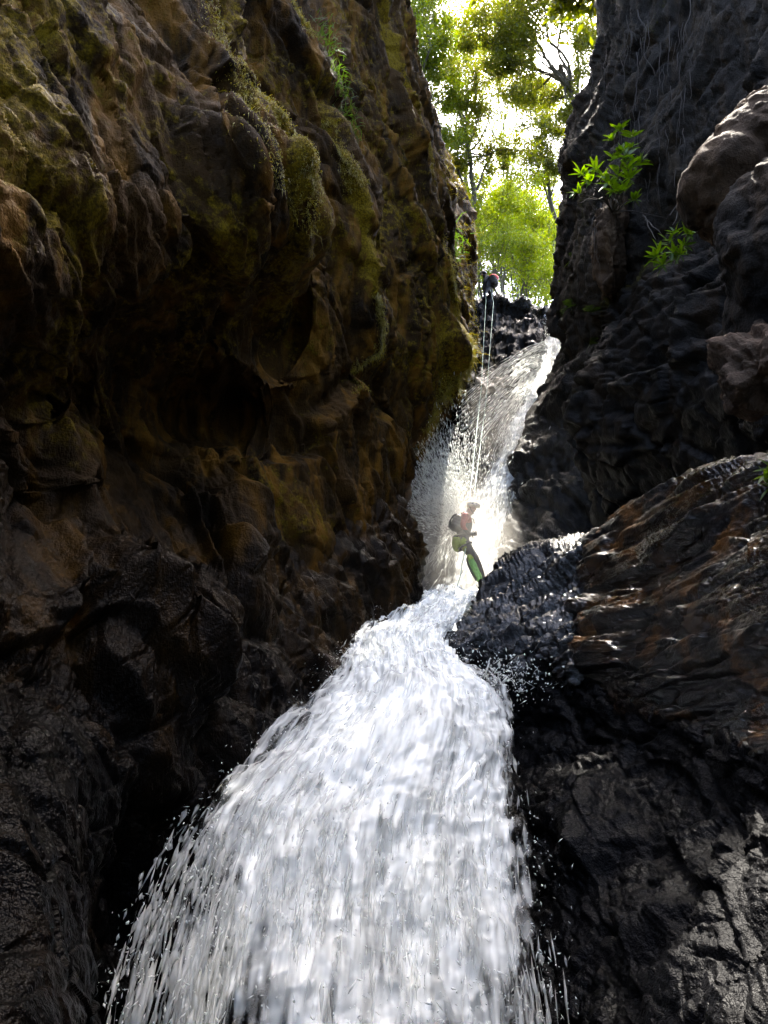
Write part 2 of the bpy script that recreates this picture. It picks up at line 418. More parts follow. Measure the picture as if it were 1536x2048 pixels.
step_rock, SQ, _ = rock_object('rock_step', rows, M_dark, step=3.2, top=(0, 7, -.6), kind='thing', seed=41, big=.2, blocks=((1.0, .45, .3), (.4, .2, .18), (.18, .1, .07)), ax=(1, .2, .45), upv=(0, -.3, 1), fine=.05,
    moss=lambda q, d, n: .18 + .5 * smooth01((q[:, 2] - 12.5) / 2.5) * (0.5 + fbm(q, 2, 9)), wet=lambda q, d, n: .95 + 0 * d, label='broken black rock step that the upper waterfall pours over', cat='rock step')

# ------------------------------------------------------------------ right gorge wall
RW = [
 (-300, [(1250, 24), (1215, 17), (1290, 13.6), (1390, 12), (1500, 10), (1700, 7.5), (2100, 3.5)]),
 (0,    [(1230, 24), (1190, 17.4), (1270, 13.8), (1360, 12.2), (1480, 10.2), (1680, 7.5), (2150, 3.3)]),
 (150,  [(1220, 24), (1180, 17.6), (1262, 13.8), (1352, 12.2), (1480, 10.2), (1680, 7.5), (2200, 3.2)]),
 (260,  [(1190, 24), (1135, 18), (1245, 13.8), (1345, 12.2), (1480, 10.2), (1680, 7.5), (2200, 3.2)]),
 (330,  [(1170, 24), (1113, 18), (1228, 13.7), (1335, 12.2), (1480, 10.2), (1680, 7.5), (2200, 3.2)]),
 (440,  [(1175, 24), (1127, 18), (1212, 13.4), (1310, 12.6), (1470, 10.4), (1680, 7.5), (2200, 3.2)]),
 (560,  [(1160, 24), (1108, 18.2), (1205, 13.6), (1295, 13), (1450, 11), (1680, 7.5), (2200, 3.2)]),
 (640,  [(1150, 24), (1104, 18.4), (1185, 14.6), (1290, 13.4), (1450, 11.6), (1680, 7.8), (2200, 3.2)]),
 (700,  [(1160, 24), (1118, 18.4), (1182, 15), (1290, 13.8), (1450, 12), (1680, 8), (2200, 3.2)]),
 (830,  [(1120, 23), (1066, 17.6), (1150, 15.6), (1280, 14.4), (1450, 12.6), (1680, 8), (2200, 3.2)]),
 (960,  [(1070, 22), (1016, 16.6), (1110, 15.4), (1250, 14.4), (1450, 12.6), (1680, 8), (2200, 3.2)]),
 (1080, [(1060, 22), (1004, 15.6), (1090, 14.8), (1240, 14.2), (1450, 12.6), (1680, 8), (2200, 3.2)]),
 (1250, [(1040, 22), (985, 14.4), (1080, 14), (1240, 13.6), (1450, 12), (1680, 8), (2200, 3.2)])]
rows = [[(px, py, Y) for px, Y in r] for py, r in RW]
right, RQ, Rcum = rock_object('gorge_wall', rows, M_right, step=4.0, top=(1.5, .5, 3), kind='structure', seed=61, big=.3, ax=(.15, .1, -1), upv=(1, .5, 0),
    blocks=((2.2, .7, .25), (.9, .28, .12), (.4, .12, .055), (.18, .06, .02)), fine=.05, moss=lambda q, d, n: .24 + .4 * fbm(q * .7, 3, 178) * smooth01((q[:, 2] - 5) / 3), wet=lambda q, d, n: .25 + .6 * smooth01((9 - q[:, 2]) / 5),
    label='dark grey rock wall with hanging roots under the broad-leaved shrub')

# dark buttress in front of it
rows = [
 [(1330, 600, 19), (1262, 570, 15.6), (1310, 545, 14.6), (1390, 520, 13), (1490, 480, 11.4), (1660, 420, 9)],
 [(1290, 640, 19), (1206, 604, 13.8), (1292, 528, 12.2), (1400, 498, 10.8), (1500, 445, 9.2), (1660, 380, 7.6)],
 [(1270, 720, 18), (1192, 700, 12.9), (1270, 680, 11.3), (1380, 660, 9.9), (1500, 640, 8.5), (1660, 620, 7)],
 [(1220, 800, 18), (1132, 795, 13.1), (1240, 785, 11.5), (1370, 775, 10.1), (1490, 765, 8.8), (1660, 760, 7.2)],
 [(1210, 880, 18), (1126, 872, 13.2), (1240, 870, 11.9), (1370, 865, 10.6), (1490, 860, 9.3), (1660, 850, 7.6)],
 [(1230, 970, 18), (1158, 960, 13.2), (1250, 965, 12.2), (1370, 970, 11.1), (1490, 970, 10), (1660, 960, 8)],
 [(1260, 1080, 18), (1196, 1080, 13), (1270, 1080, 12.3), (1380, 1080, 11.4), (1490, 1080, 10.4), (1660, 1080, 8.4)],
 [(1260, 1250, 17), (1200, 1250, 12.4), (1270, 1250, 12), (1380, 1250, 11.2), (1490, 1250, 10.2), (1660, 1250, 8.4)]]
butR, _, _ = rock_object('rock_buttress', rows, M_dark, step=4, kind='thing', seed=71, big=.25, ax=(.3, .3, -1), upv=(1, .3, .3), blocks=((1.8, .9, .30), (.7, .3, .14), (.3, .12, .05)), fine=.04,
    wet=lambda q, d, n: .35 + .4 * smooth01((6 - q[:, 2]) / 3), moss=lambda q, d, n: .5 * smooth01((q[:, 2] - 7) / .8) , label='huge shadowed black buttress below the bulbous boulder', cat='rock buttress')

# ------------------------------------------------------------------ boulders
def boulder(name, label, lobes, mat, seed, n=(150, 110), wet=0.1, blocks=((.5, .3, .05), (.18, .1, .03)), fine=.02):
    """closed rock: the union outline of ellipsoid lobes, sampled from the first lobe's centre"""
    c0 = np.array(lobes[0][0], float)
    th = np.linspace(0.001, np.pi - .001, n[1])[:, None]; ph = np.linspace(0, 2 * np.pi, n[0])[None, :]
    D = np.stack([np.sin(th) * np.cos(ph), np.sin(th) * np.sin(ph), np.cos(th) + 0 * ph], 2)
    rad = np.zeros(D.shape[:2])
    for c, r, ax in lobes:
        ax = np.array(ax, float); ax /= np.linalg.norm(ax)
        a2 = np.cross(ax, (0, 1, 0)); a2 /= np.linalg.norm(a2); a3 = np.cross(ax, a2)
        M = np.stack([ax / r[0], a2 / r[1], a3 / r[2]])
        o = (c0 - np.array(c)) @ M.T; d = D @ M.T
        A = (d * d).sum(2); B = (d * o).sum(2); Cc = (o * o).sum() - 1
        disc = B * B - A * Cc
        t = np.where(disc > 0, (-B + np.sqrt(np.maximum(disc, 0))) / A, 0)
        rad = np.maximum(rad, t)
    P = c0 + D * rad[..., None]
    Nn = D
    p = P.reshape(-1, 3); d = .06 * fbm(p * 1.6, 3, seed)
    for k, (sl, sa, amp) in enumerate(blocks):
        d = d + amp * plates(p @ strat((.5, .2, -1), (1, 0, .4), sl, sa).T, seed + k)[0]
    d = d + fine * fbm(p * 9, 4, seed + 5, .65)
    Q = P + Nn * d.reshape(P.shape[:2])[..., None]
    Q[:, -1] = Q[:, 0]
    me = mesh_from(name, Q.reshape(-1, 3), grid_faces(n[1], n[0]))
    add_attr(me, 'moss', np.zeros(Q.shape[0] * Q.shape[1])); add_attr(me, 'wet', np.full(Q.shape[0] * Q.shape[1], wet))
    o = link(name, me, mat); tag(o, label, 'boulder', None, 'thing'); return o

boulder('boulder', 'smooth bulbous boulder with a sunlit shoulder jutting from the wall',
        [(at(1548, 318, 6.6), (1.05, .66, .70), (1, -.1, .95)), (at(1462, 365, 6.5), (.46, .44, .5), (0, 0, 1)), (at(1650, 320, 6.9), (.95, .95, .95), (0, 0, 1))], M_brown, 81)
boulder('boulder', 'darker rounded boulder tucked under the bulbous one',
        [(at(1600, 480, 5.9), (.95, .60, .6), (.15, 0, 1)), (at(1500, 430, 6.0), (.42, .28, .35), (.3, 0, 1)), (at(1620, 640, 6.2), (.8, .7, .8), (0, 0, 1))], M_dark, 83)
boulder('boulder', 'lumpy brown boulder half lit above the wet slab',
        [(at(1550, 755, 5.7), (.46, .24, .30), (1, -.1, -.45)), (at(1475, 715, 5.8), (.22, .15, .2), (1, 0, -.3)), (at(1530, 690, 5.9), (.2, .12, .18), (1, 0, -.1))], M_pale, 85, blocks=((.3, .18, .12), (.12, .08, .05)))

# pale rib under the hanging shrub, split by clefts
rows = [[(c[0], py, c[1]) for c in r] for py, r in [
 (395, [(1215, 15), (1205, 13.6), (1222, 12.9), (1240, 12.8), (1262, 13.4), (1270, 15)]),
 (430, [(1195, 15), (1190, 13.2), (1210, 12.6), (1232, 12.5), (1262, 13.0), (1275, 15)]),
 (480, [(1190, 15), (1185, 13.2), (1205, 12.6), (1230, 12.45), (1252, 12.9), (1275, 15)]),
 (530, [(1195, 15), (1190, 13.2), (1208, 12.7), (1228, 12.5), (1248, 12.9), (1270, 15)]),
 (575, [(1205, 15), (1200, 13.3), (1212, 12.9), (1222, 12.8), (1236, 13.1), (1250, 15)]),
 (600, [(1212, 15.5), (1210, 14), (1216, 13.6), (1222, 13.6), (1228, 13.8), (1240, 15.5)])]]
rib, _, _ = rock_object('rock_rib', rows, M_brown, step=2.6, kind='thing', seed=55, big=.05, blocks=((1.2, .22, .16), (.5, .1, .08), (.2, .05, .03)), fine=.04, ax=(.12, .1, -1), upv=(1, .2, 0),
    label='pale splintered rib of rock lit by the sun below the hanging shrub', cat='rock rib')

# ------------------------------------------------------------------ wet slab on the right
SLAB_UP = [
 [(1060, 1150, 16), (1040, 1150, 14.5), (1080, 1120, 14), (1190, 1095, 12.6), (1270, 1035, 11.4), (1410, 965, 9.6), (1560, 930, 8.2), (1900, 860, 5.4)],
 [(1060, 1135, 14), (1008, 1118, 11.6), (1060, 1090, 11.1), (1180, 1070, 9.7), (1262, 1002, 8.7), (1400, 932, 7.3), (1545, 898, 6.3), (1900, 840, 4.2)],
 [(1020, 1200, 13), (948, 1192, 10.3), (1060, 1180, 9.9), (1180, 1165, 8.8), (1285, 1120, 7.8), (1415, 1060, 6.6), (1550, 1020, 5.7), (1900, 960, 3.8)],
 [(960, 1260, 12), (902, 1255, 9.5), (1020, 1240, 9.2), (1150, 1225, 8.3), (1280, 1200, 7.2), (1415, 1160, 6.05), (1550, 1130, 5.2), (1900, 1090, 3.5)],
 [(930, 1305, 11.5), (886, 1300, 9.1), (1000, 1292, 8.8), (1140, 1285, 7.9), (1275, 1275, 6.8), (1412, 1255, 5.7), (1550, 1230, 4.85), (1900, 1200, 3.3)],
 [(970, 1350, 11), (915, 1350, 8.9), (1015, 1342, 8.6), (1150, 1345, 7.7), (1280, 1400, 6.5), (1412, 1470, 5.4), (1550, 1520, 4.5), (1900, 1540, 3.1)]]
SLAB_LOW = [
 [(970, 1350, 11), (915, 1350, 8.9), (1015, 1342, 8.6), (1150, 1345, 7.7), (1280, 1400, 6.5), (1412, 1470, 5.4), (1550, 1520, 4.5), (1900, 1540, 3.1)],
 [(1000, 1480, 10.5), (955, 1480, 8.9), (1035, 1480, 8.3), (1160, 1480, 7.4), (1290, 1520, 6.35), (1420, 1570, 5.3), (1555, 1600, 4.45), (1900, 1610, 3.0)],
 [(1030, 1650, 9), (985, 1650, 7.8), (1055, 1650, 7.0), (1170, 1650, 6.3), (1300, 1670, 5.6), (1430, 1700, 4.8), (1560, 1710, 4.1), (1900, 1710, 2.8)],
 [(1050, 1850, 8), (1010, 1850, 6.8), (1085, 1850, 6.0), (1190, 1850, 5.4), (1310, 1850, 4.8), (1440, 1850, 4.25), (1570, 1850, 3.7), (1900, 1850, 2.6)],
 [(1070, 2050, 7), (1030, 2050, 6.0), (1105, 2050, 5.2), (1205, 2050, 4.6), (1325, 2050, 4.1), (1450, 2050, 3.6), (1580, 2050, 3.2), (1900, 2050, 2.3)],
 [(1090, 2400, 6), (1050, 2400, 5.2), (1120, 2400, 4.5), (1220, 2400, 4.0), (1340, 2400, 3.6), (1460, 2400, 3.1), (1590, 2400, 2.7), (1900, 2400, 2.0)]]
def bedding(a, b, c):
    """line direction a->b lying in the face through c, and the in-face direction across it"""
    a, b, c = at(*a), at(*b), at(*c); L = b - a; n = np.cross(L, c - a); return L, np.cross(n, L)
bed_slab = bedding((1140, 1285, 7.9), (1550, 1130, 5.2), (1400, 932, 7.3)); bed_spur = bedding((886, 1300, 9.1), (1180, 1165, 8.8), (1060, 1090, 11.1))
SPUR = [r[:4] + [(r[3][0] + 50, r[3][1] - 4, r[3][2] + .5)] for r in SLAB_UP]
SPUR.append([(px + 12, py + 70, Y + .2) for px, py, Y in SPUR[-1]])
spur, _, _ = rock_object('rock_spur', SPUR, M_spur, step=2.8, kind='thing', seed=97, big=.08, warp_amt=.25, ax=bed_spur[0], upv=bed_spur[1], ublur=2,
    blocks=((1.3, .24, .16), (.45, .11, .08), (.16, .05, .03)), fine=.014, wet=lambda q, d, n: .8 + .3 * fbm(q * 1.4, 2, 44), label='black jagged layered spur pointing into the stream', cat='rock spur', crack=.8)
SLAB = [[(r[3][0] + 8, r[3][1] + 6, r[3][2] + 1.2), (r[3][0] - 14, r[3][1] + 4, r[3][2] + .02)] + r[4:] for r in SLAB_UP]
SLAB.append([(px + 10, py + 90, Y + .25) for px, py, Y in SLAB[-1]])
slab, SLQ, _ = rock_object('rock_slab', SLAB, M_slab, step=3.0, kind='thing', seed=91, big=.06, warp_amt=.3, ax=bed_slab[0], upv=bed_slab[1],
    blocks=((2.4, .40, .12), (1.0, .17, .05), (.4, .075, .02), (.15, .04, .007)), fine=.010, wet=lambda q, d, n: .8 + .5 * fbm(q * 1.4, 2, 44), label='large wet slab glinting blue with rust-brown algae', cat='rock slab', crack=.6)
head = [(px + 10, py - 40, Y + .45) for px, py, Y in SLAB_LOW[0]]
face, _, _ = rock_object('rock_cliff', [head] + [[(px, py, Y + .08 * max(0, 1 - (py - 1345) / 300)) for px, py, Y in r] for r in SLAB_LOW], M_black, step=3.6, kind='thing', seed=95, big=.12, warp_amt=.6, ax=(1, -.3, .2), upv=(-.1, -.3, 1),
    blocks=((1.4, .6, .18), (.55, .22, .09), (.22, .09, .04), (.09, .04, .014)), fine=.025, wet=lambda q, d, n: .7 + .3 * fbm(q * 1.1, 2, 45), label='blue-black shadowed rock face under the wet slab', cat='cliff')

# gorge going on behind the lens, raised and leaned in to block sky
def side_wall(pts, seed, label, mat):
    """pts: plan polyline (x at foot, x at top, y)"""
    zs = np.linspace(20, -4, 60); t = np.linspace(0, len(pts) - 1, 90); pts = np.array(pts, float)
    xb, xt, yy = [np.interp(t, np.arange(len(pts)), pts[:, k]) for k in range(3)]
    k = ((zs + 4) / 24)[:, None]
    P = np.stack([xb[None] * (1 - k) + xt[None] * k, yy[None] + 0 * k, zs[:, None] + 0 * xb[None]], 2)
    Q, d, N = rock(P, seed=seed)
    me = mesh_from('gorge_wall', Q.reshape(-1, 3), grid_faces(60, 90)); add_attr(me, 'moss', np.full(5400, .2)); add_attr(me, 'wet', np.full(5400, .3))
    tag(link('gorge_wall', me, mat), label, None, None, 'structure')
side_wall([(-2.2, -2.4, 1.6), (-2.4, -.4, 0), (-2.8, .6, -4), (-2.0, 1.0, -8), (0, 2.2, -11)], 5, 'unseen rock wall continuing down the gorge on the mossy side, leaned in to block sky', M_left)
side_wall([(3.0, 3.4, 3.4), (3.0, 3.2, 0), (3.0, 3.2, -4), (4.0, 4.2, -9), (6, 6, -13)], 6, 'rock wall continuing down the gorge on the slab side', M_dark)

# stream bed under everything, forest floor beyond the step
xs = np.linspace(-6, 7, 130); ys = np.concatenate([np.linspace(-16, 3, 30), np.linspace(3.2, 17, 150)])
X, Yg = np.meshgrid(xs, ys)
prof = np.interp(Yg, [-16, 3, 4.6, 5.8, 7.0, 8.7, 12, 14, 18], [-3.5, -2.6, -2.1, -1.2, -.35, .35, 1.35, 1.3, 1.3])
prof = prof - .35 * smooth01((Yg - 4) / 2) - .6 * np.maximum(X - .7, 0) * smooth01((9.5 - Yg) / 2)
P = np.stack([X, Yg, prof], 2)
Q, d, N = rock(P, big=.12, blocks=((.7, .4, .16), (.3, .2, .08)), seed=3)
me = mesh_from('stream_bed', Q.reshape(-1, 3), grid_faces(len(ys), len(xs))); add_attr(me, 'moss', np.zeros(len(xs) * len(ys))); add_attr(me, 'wet', np.ones(len(xs) * len(ys)))
tag(link('stream_bed', me, M_dark), 'dark boulder bed under the tumbling stream', None, None, 'structure')

t = NT('forest_floor_soil'); v = t.coord()
t.l.new(t.mix(t.ramp(t.noise(v, .8, 6), .35, .65), (.05, .06, .015), (.09, .12, .02)), t.b.inputs['Base Color']); t.b.inputs['Roughness'].default_value = .9
xs = np.linspace(-60, 70, 140); ys = np.linspace(29, 140, 110); X, Yg = np.meshgrid(xs, ys)
Z = 14.6 + .30 * (Yg - 30) + .25 * np.abs(X - 4) * smooth01((np.abs(X - 4) - 3) / 6) + 1.2 * fbm(np.stack([X, Yg, 0 * X], 2).reshape(-1, 3) * .12, 4, 8).reshape(X.shape)
me = mesh_from('forest_floor', np.stack([X, Yg, Z], 2).reshape(-1, 3), grid_faces(len(ys), len(xs)))
tag(link('forest_floor', me, t.m), 'sloping green forest floor above the falls', None, None, 'structure')
# ------------------------------------------------------------------ water
def foam_mat(name, col=(.92, .93, .895), su=7.0, sv=.8, soft=.22, alpha=True, trans=.15, const=None):
    t = NT(name)
    d1 = t.new('ShaderNodeBsdfDiffuse'); d2 = t.new('ShaderNodeBsdfTranslucent')
    d1.inputs['Color'].default_value = (*col, 1); d2.inputs['Color'].default_value = (*col, 1)
    g = t.new('ShaderNodeBsdfGlossy'); g.inputs['Roughness'].default_value = .35; g.inputs['Color'].default_value = (.9, .95, 1, 1)
    m = t.new('ShaderNodeMixShader'); m.inputs[0].default_value = trans
    t.l.new(d1.outputs[0], m.inputs[1]); t.l.new(d2.outputs[0], m.inputs[2])
    m2 = t.new('ShaderNodeMixShader'); m2.inputs[0].default_value = .05
    t.l.new(m.outputs[0], m2.inputs[1]); t.l.new(g.outputs[0], m2.inputs[2])
    last = m2
    if alpha:
        a = t.new('ShaderNodeAttribute'); a.attribute_name = 'flow'
        mp = t.new('ShaderNodeMapping'); mp.inputs['Scale'].default_value = (su, sv, 1); t.l.new(a.outputs['Vector'], mp.inputs['Vector'])
        n1 = t.noise(mp.outputs[0], 1.0, 2, .6, .3)
        mp2 = t.new('ShaderNodeMapping'); mp2.inputs['Scale'].default_value = (su * 3.6, sv * 2.4, 1); t.l.new(a.outputs['Vector'], mp2.inputs['Vector'])
        n2 = t.noise(mp2.outputs[0], 1.0, 1, .6)
        n = t.math('ADD', t.math('MULTIPLY', n1, .62), t.math('MULTIPLY', n2, .38))
        thr = t.math('SUBTRACT', 1.0, t.attr('dens'))
        al = t.ramp(n, thr, t.math('ADD', thr, soft))
        tr = t.new('ShaderNodeBsdfTransparent')
        m3 = t.new('ShaderNodeMixShader'); t.l.new(al, m3.inputs[0]); t.l.new(tr.outputs[0], m3.inputs[1]); t.l.new(m2.outputs[0], m3.inputs[2])
        last = m3
    if const is not None:
        tr = t.new('ShaderNodeBsdfTransparent'); m3 = t.new('ShaderNodeMixShader'); m3.inputs[0].default_value = const
        t.l.new(tr.outputs[0], m3.inputs[1]); t.l.new(m2.outputs[0], m3.inputs[2]); last = m3
    t.n.remove(t.b); t.l.new(last.outputs[0], t.out.inputs['Surface'])
    return t.m
M_foam = foam_mat('foam', su=5.5, sv=1.2, soft=.24)
M_foam_thin = foam_mat('foam_thin', su=8, sv=1.2, soft=.30)
M_drop = foam_mat('water_drop', alpha=False, trans=.4)
M_streak = foam_mat('water_streak', alpha=False, trans=.4, const=.32)

def spindles(name, P, D, L, W, mat, parent=None, sides=3):
    n = len(P)
    D = D / (np.linalg.norm(D, axis=1, keepdims=True) + 1e-9)
    A = np.cross(D, rng.normal(size=(n, 3))); A /= np.linalg.norm(A, axis=1, keepdims=True) + 1e-9
    B = np.cross(D, A)
    V = np.zeros((n, sides + 2, 3))
    V[:, 0] = P - D * L[:, None] * .5; V[:, -1] = P + D * L[:, None] * .5
    for k in range(sides):
        an = 2 * np.pi * k / sides
        V[:, 1 + k] = P + (A * math.cos(an) + B * math.sin(an)) * W[:, None] * .5 + D * (L * (rng.random(n) - .5) * .3)[:, None]
    F = []
    for k in range(sides):
        a, b = 1 + k, 1 + (k + 1) % sides
        F += [[0, b, a], [sides + 1, a, b]]
    F = (np.array(F)[None] + (np.arange(n) * (sides + 2))[:, None, None]).reshape(-1, 3)
    o = link(name, mesh_from(name, V.reshape(-1, 3), F), mat, parent)
    o['kind'] = 'stuff'
    return o

class Fall:
    """a sheet of falling water between two banks; rows = (py, px_left, px_right, Y_left, Y_mid, Y_right)"""
    def __init__(s, rows, nv=420, nu=200):
        C = []
        for py, l, r, yl, ym, yr in rows:
            a, m, b = at(l, py, yl), at((l + r) / 2, py, ym), at(r, py, yr)
            C.append([a, m, b])
        C = np.array(C)
        G = catmull(C, [max(2, nv // (len(C) - 1))] * (len(C) - 1))
        u = np.linspace(0, 1, nu)[None, :, None]
        a, m, b = G[:, :1], G[:, 1:2], G[:, 2:]
        s.P = a * (1 - u) * (1 - 2 * u) + m * 4 * u * (1 - u) + b * u * (2 * u - 1)
        s.nv, s.nu = s.P.shape[:2]
        s.N = normals(s.P)
        d = np.linalg.norm(np.diff(s.P, axis=0), axis=2).mean(1); s.sv = np.concatenate([[0], np.cumsum(d)])
        s.w = np.linalg.norm(s.P[:, -1] - s.P[:, 0], axis=1)
    def flow(s):
        u = np.linspace(-.5, .5, s.nu)[None, :] * s.w.mean() * np.ones((s.nv, 1))
        v = s.sv[:, None] * np.ones((1, s.nu))
        return np.stack([u, v, 0 * u], 2)
    def sheet(s, name, dens, off, amp, mat, parent, seed, sx=2.2, sy=.9):
        fl = s.flow(); f = fl.reshape(-1, 3)
        h = amp * (fbm(f * np.array([sx, sy, 1]) + seed * 3.1, 4, seed, .55)) + amp * .45 * ridged(f * np.array([sx * 2.5, sy * 2.0, 1]), 3, seed + 3) + amp * .16 * fbm(f * np.array([11, 7, 1]), 3, seed + 8, .6)
        Q = s.P.reshape(-1, 3) + s.N.reshape(-1, 3) * (off + h)[:, None]
        me = mesh_from(name, Q, grid_faces(s.nv, s.nu))
        a = me.attributes.new('flow', 'FLOAT_VECTOR', 'POINT'); a.data.foreach_set('vector', (f + seed * 7.7).astype(np.float32).ravel())
        add_attr(me, 'dens', dens(s).ravel())
        return link(name, me, mat, parent)
    def strands(s, name, n, dens, off, L, W, mat, parent, jit=.12, clump=1.0, seed=0, ext=0.0, vpow=1.0):
        d = dens(s)
        k = n * 6
        ui = rng.random(k) * (1 + 2 * ext) - ext; vi = rng.random(k) ** vpow
        uu = np.clip(ui, 0, 1) * (s.nu - 1); vv = vi * (s.nv - 1)
        a, b = vv.astype(int), uu.astype(int)
        fl = s.flow()[a, b]
        pr = d[a, b] * (0.35 + clump * np.clip(fbm(fl * np.array([4, 1.1, 1]) + seed, 3, seed + 60), -.3, 1))
        over = np.maximum(np.maximum(-ui, ui - 1), 0)
        pr = pr * np.exp(-over / max(ext * .35, 1e-3))
        keep = np.where(rng.random(k) < pr)[0][:n]
        a, b, ui = a[keep], b[keep], ui[keep]
        a2 = np.minimum(a + 4, s.nv - 1); a1 = np.maximum(a2 - 8, 0)
        P = s.P[a, b] + (s.P[a, -1] - s.P[a, 0]) * (ui - np.clip(ui, 0, 1))[:, None]
        D = s.P[a2, b] - s.P[a1, b]; D /= np.linalg.norm(D, axis=1, keepdims=True) + 1e-9
        D = D + rng.normal(size=D.shape) * jit
        o = off[0] + (off[1] - off[0]) * rng.random(len(keep)) ** 1.6
        P = P + s.N[a, b] * o[:, None] + rng.normal(size=P.shape) * .01
        sp_ = .45 + .9 * (a / s.nv)
        Ln = L * np.exp(rng.normal(size=len(keep)) * .55) * sp_; Wn = W * np.exp(rng.normal(size=len(keep)) * .45)
        return spindles(name, P, D, Ln, Wn, mat, parent)

# foreground cascade
cas = Fall([(1196, 868, 985, 13.6, 13.4, 13.2), (1210, 848, 962, 12.4, 12.0, 11.8), (1246, 780, 928, 10.8, 10.4, 10.2), (1296, 715, 888, 9.0, 8.6, 8.8),
            (1345, 700, 915, 8.0, 7.5, 8.0), (1400, 660, 975, 7.4, 6.7, 7.4), (1500, 550, 1000, 6.6, 5.9, 6.9), (1650, 400, 1015, 5.7, 5.3, 6.1),
            (1800, 330, 1030, 5.1, 4.9, 5.6), (1950, 282, 1050, 4.7, 4.55, 5.2), (2100, 245, 1066, 4.4, 4.3, 4.9), (2350, 195, 1080, 4.1, 4.0, 4.6)])
def cas_dens(base, edge, low, lowleft, wid=.34):
    def f(s):
        u = np.linspace(0, 1, s.nu)[None, :]; v = np.linspace(0, 1, s.nv)[:, None]
        rag = .06 * fbm(np.stack([u * 9 + 0 * v, v * 30 + 0 * u, 0 * u * v], 2).reshape(-1, 3), 3, 12).reshape(s.nv, s.nu)
        e = smooth01((u + rag) / (.06 + wid * v)) * smooth01((1 - u + rag) / .07)
        d = base - low * smooth01((v - .45) / .5) - lowleft * smooth01((v - .4) / .4) * smooth01((.55 - u) / .5)
        return d * e + (1 - e) * edge
    return f
cascade = link('stream_water', None); tag(cascade, 'white cascade tumbling down the middle of the gorge', None, None, 'structure')
def edge_only(f, k=1.0):
    def g(s):
        d = f(s); return np.clip(4 * d * (1 - d), 0, 1) * k + .015 * d
    return g
cas.sheet('foam_sheet', cas_dens(1.05, .06, .42, .18), 0.0, .17, M_foam, cascade, 1, 2.4, 1.2)
cas.sheet('foam_sheet', cas_dens(.76, .42, .18, .12, .14), .09, .14, M_foam_thin, cascade, 2, 2.8, 1.3)
cas.sheet('foam_sheet', cas_dens(.64, .40, .10, .08, .14), .16, .12, M_foam_thin, cascade, 3, 3.2, 1.4)
cas.strands('water_strands', 4500, edge_only(cas_dens(1, .12, .3, .3)), (.0, .22), .13, .021, M_streak, cascade, .07, 1.2, 5, ext=.05, vpow=.8)
cas.strands('splash_drops', 3500, edge_only(cas_dens(1, .3, .2, .2)), (.05, .35), .018, .008, M_drop, cascade, .8, .8, 9, ext=.10)

n = 450
c0 = at(985, 1365, 7.3); Ps = c0 + rng.normal(size=(n, 3)) * np.array([.2, .25, .11]) + np.array([.1, 0, .05])
spindles('splash_drops', Ps, rng.normal(size=(n, 3)) + np.array([.3, -.3, .8]), .03 * np.exp(rng.normal(size=n) * .6), .011 * np.exp(rng.normal(size=n) * .5), M_drop, cascade)

# upper waterfall
upf = Fall([(640, 1104, 1119, 26, 25.6, 25.6), (668, 1094, 1124, 25, 24.6, 24.6), (720, 1078, 1116, 23.6, 23.2, 23.4), (780, 1058, 1092, 21.6, 21.2, 21.4), (840, 1028, 1064, 20, 19.5, 19.8),
            (900, 1000, 1044, 19, 18.4, 18.6), (960, 965, 1022, 18, 17.4, 17.6), (1040, 920, 1010, 17, 16.5, 16.6), (1110, 885, 1000, 16, 15.8, 15.9), (1190, 850, 990, 15.2, 15.0, 15.2)], nv=260, nu=90)
def upf_dens(base, edge):
    def f(s):
        u = np.linspace(0, 1, s.nu)[None, :]; v = np.linspace(0, 1, s.nv)[:, None]
        rag = .1 * fbm(np.stack([u * 6 + 0 * v, v * 24 + 0 * u, 0 * u * v], 2).reshape(-1, 3), 3, 14).reshape(s.nv, s.nu)
        e = smooth01((u + rag) / .45) * smooth01((1 - u + rag) / .1)
        return base * e + (1 - e) * edge
    return f
upper = link('waterfall', None); tag(upper, 'narrow upper waterfall sliding down to the pool behind the lower climber', None, None, 'structure')
upf.sheet('foam_sheet', upf_dens(.82, .2), .0, .2, M_foam, upper, 4, 2, .5)
upf.sheet('foam_sheet', upf_dens(.62, .15), .2, .2, M_foam_thin, upper, 5, 2, .5)
upf.strands('water_strands', 6000, upf_dens(1, .35), (0, .4), .20, .012, M_drop, upper, .12, 1, 15, ext=.25)
# thin veil of threads sweeping sideways over the step
Pv, Dv = [], []
for i in range(190):
    s0 = rng.random(); s1 = rng.random()
    x0, y0 = 1098 - 30 * s0, 680 + 110 * s0
    x1, y1 = 1045 - 125 * s1 + 20 * rng.normal(), 735 + 120 * s0 + 55 * s1 + 12 * rng.normal()
    n = 26
    for k in range(n):
        if rng.random() < .25: continue
        tt = (k + rng.random()) / n
        x = x0 + (x1 - x0) * tt; y = y0 + (y1 - y0) * tt ** 1.5 + 2.0 * math.sin(i + 9 * tt)
        j = np.array([x, y]); 
        Yw = np.interp(y, [680, 720, 790, 870, 980], [24.3, 23.6, 21.5, 19.6, 17.6]) - .3 * rng.random()
        Pv.append(at(x, y, Yw)); Dv.append(at(x + (x1 - x0) * .02, y + (y1 - y0) * 1.5 * tt ** .5 * .02, Yw - .05) - Pv[-1])
Pv = np.array(Pv); Dv = np.array(Dv)
spindles('veil_threads', Pv, Dv, .45 * np.exp(rng.normal(size=len(Pv)) * .3), .011 * np.exp(rng.normal(size=len(Pv)) * .5), M_drop, upper)
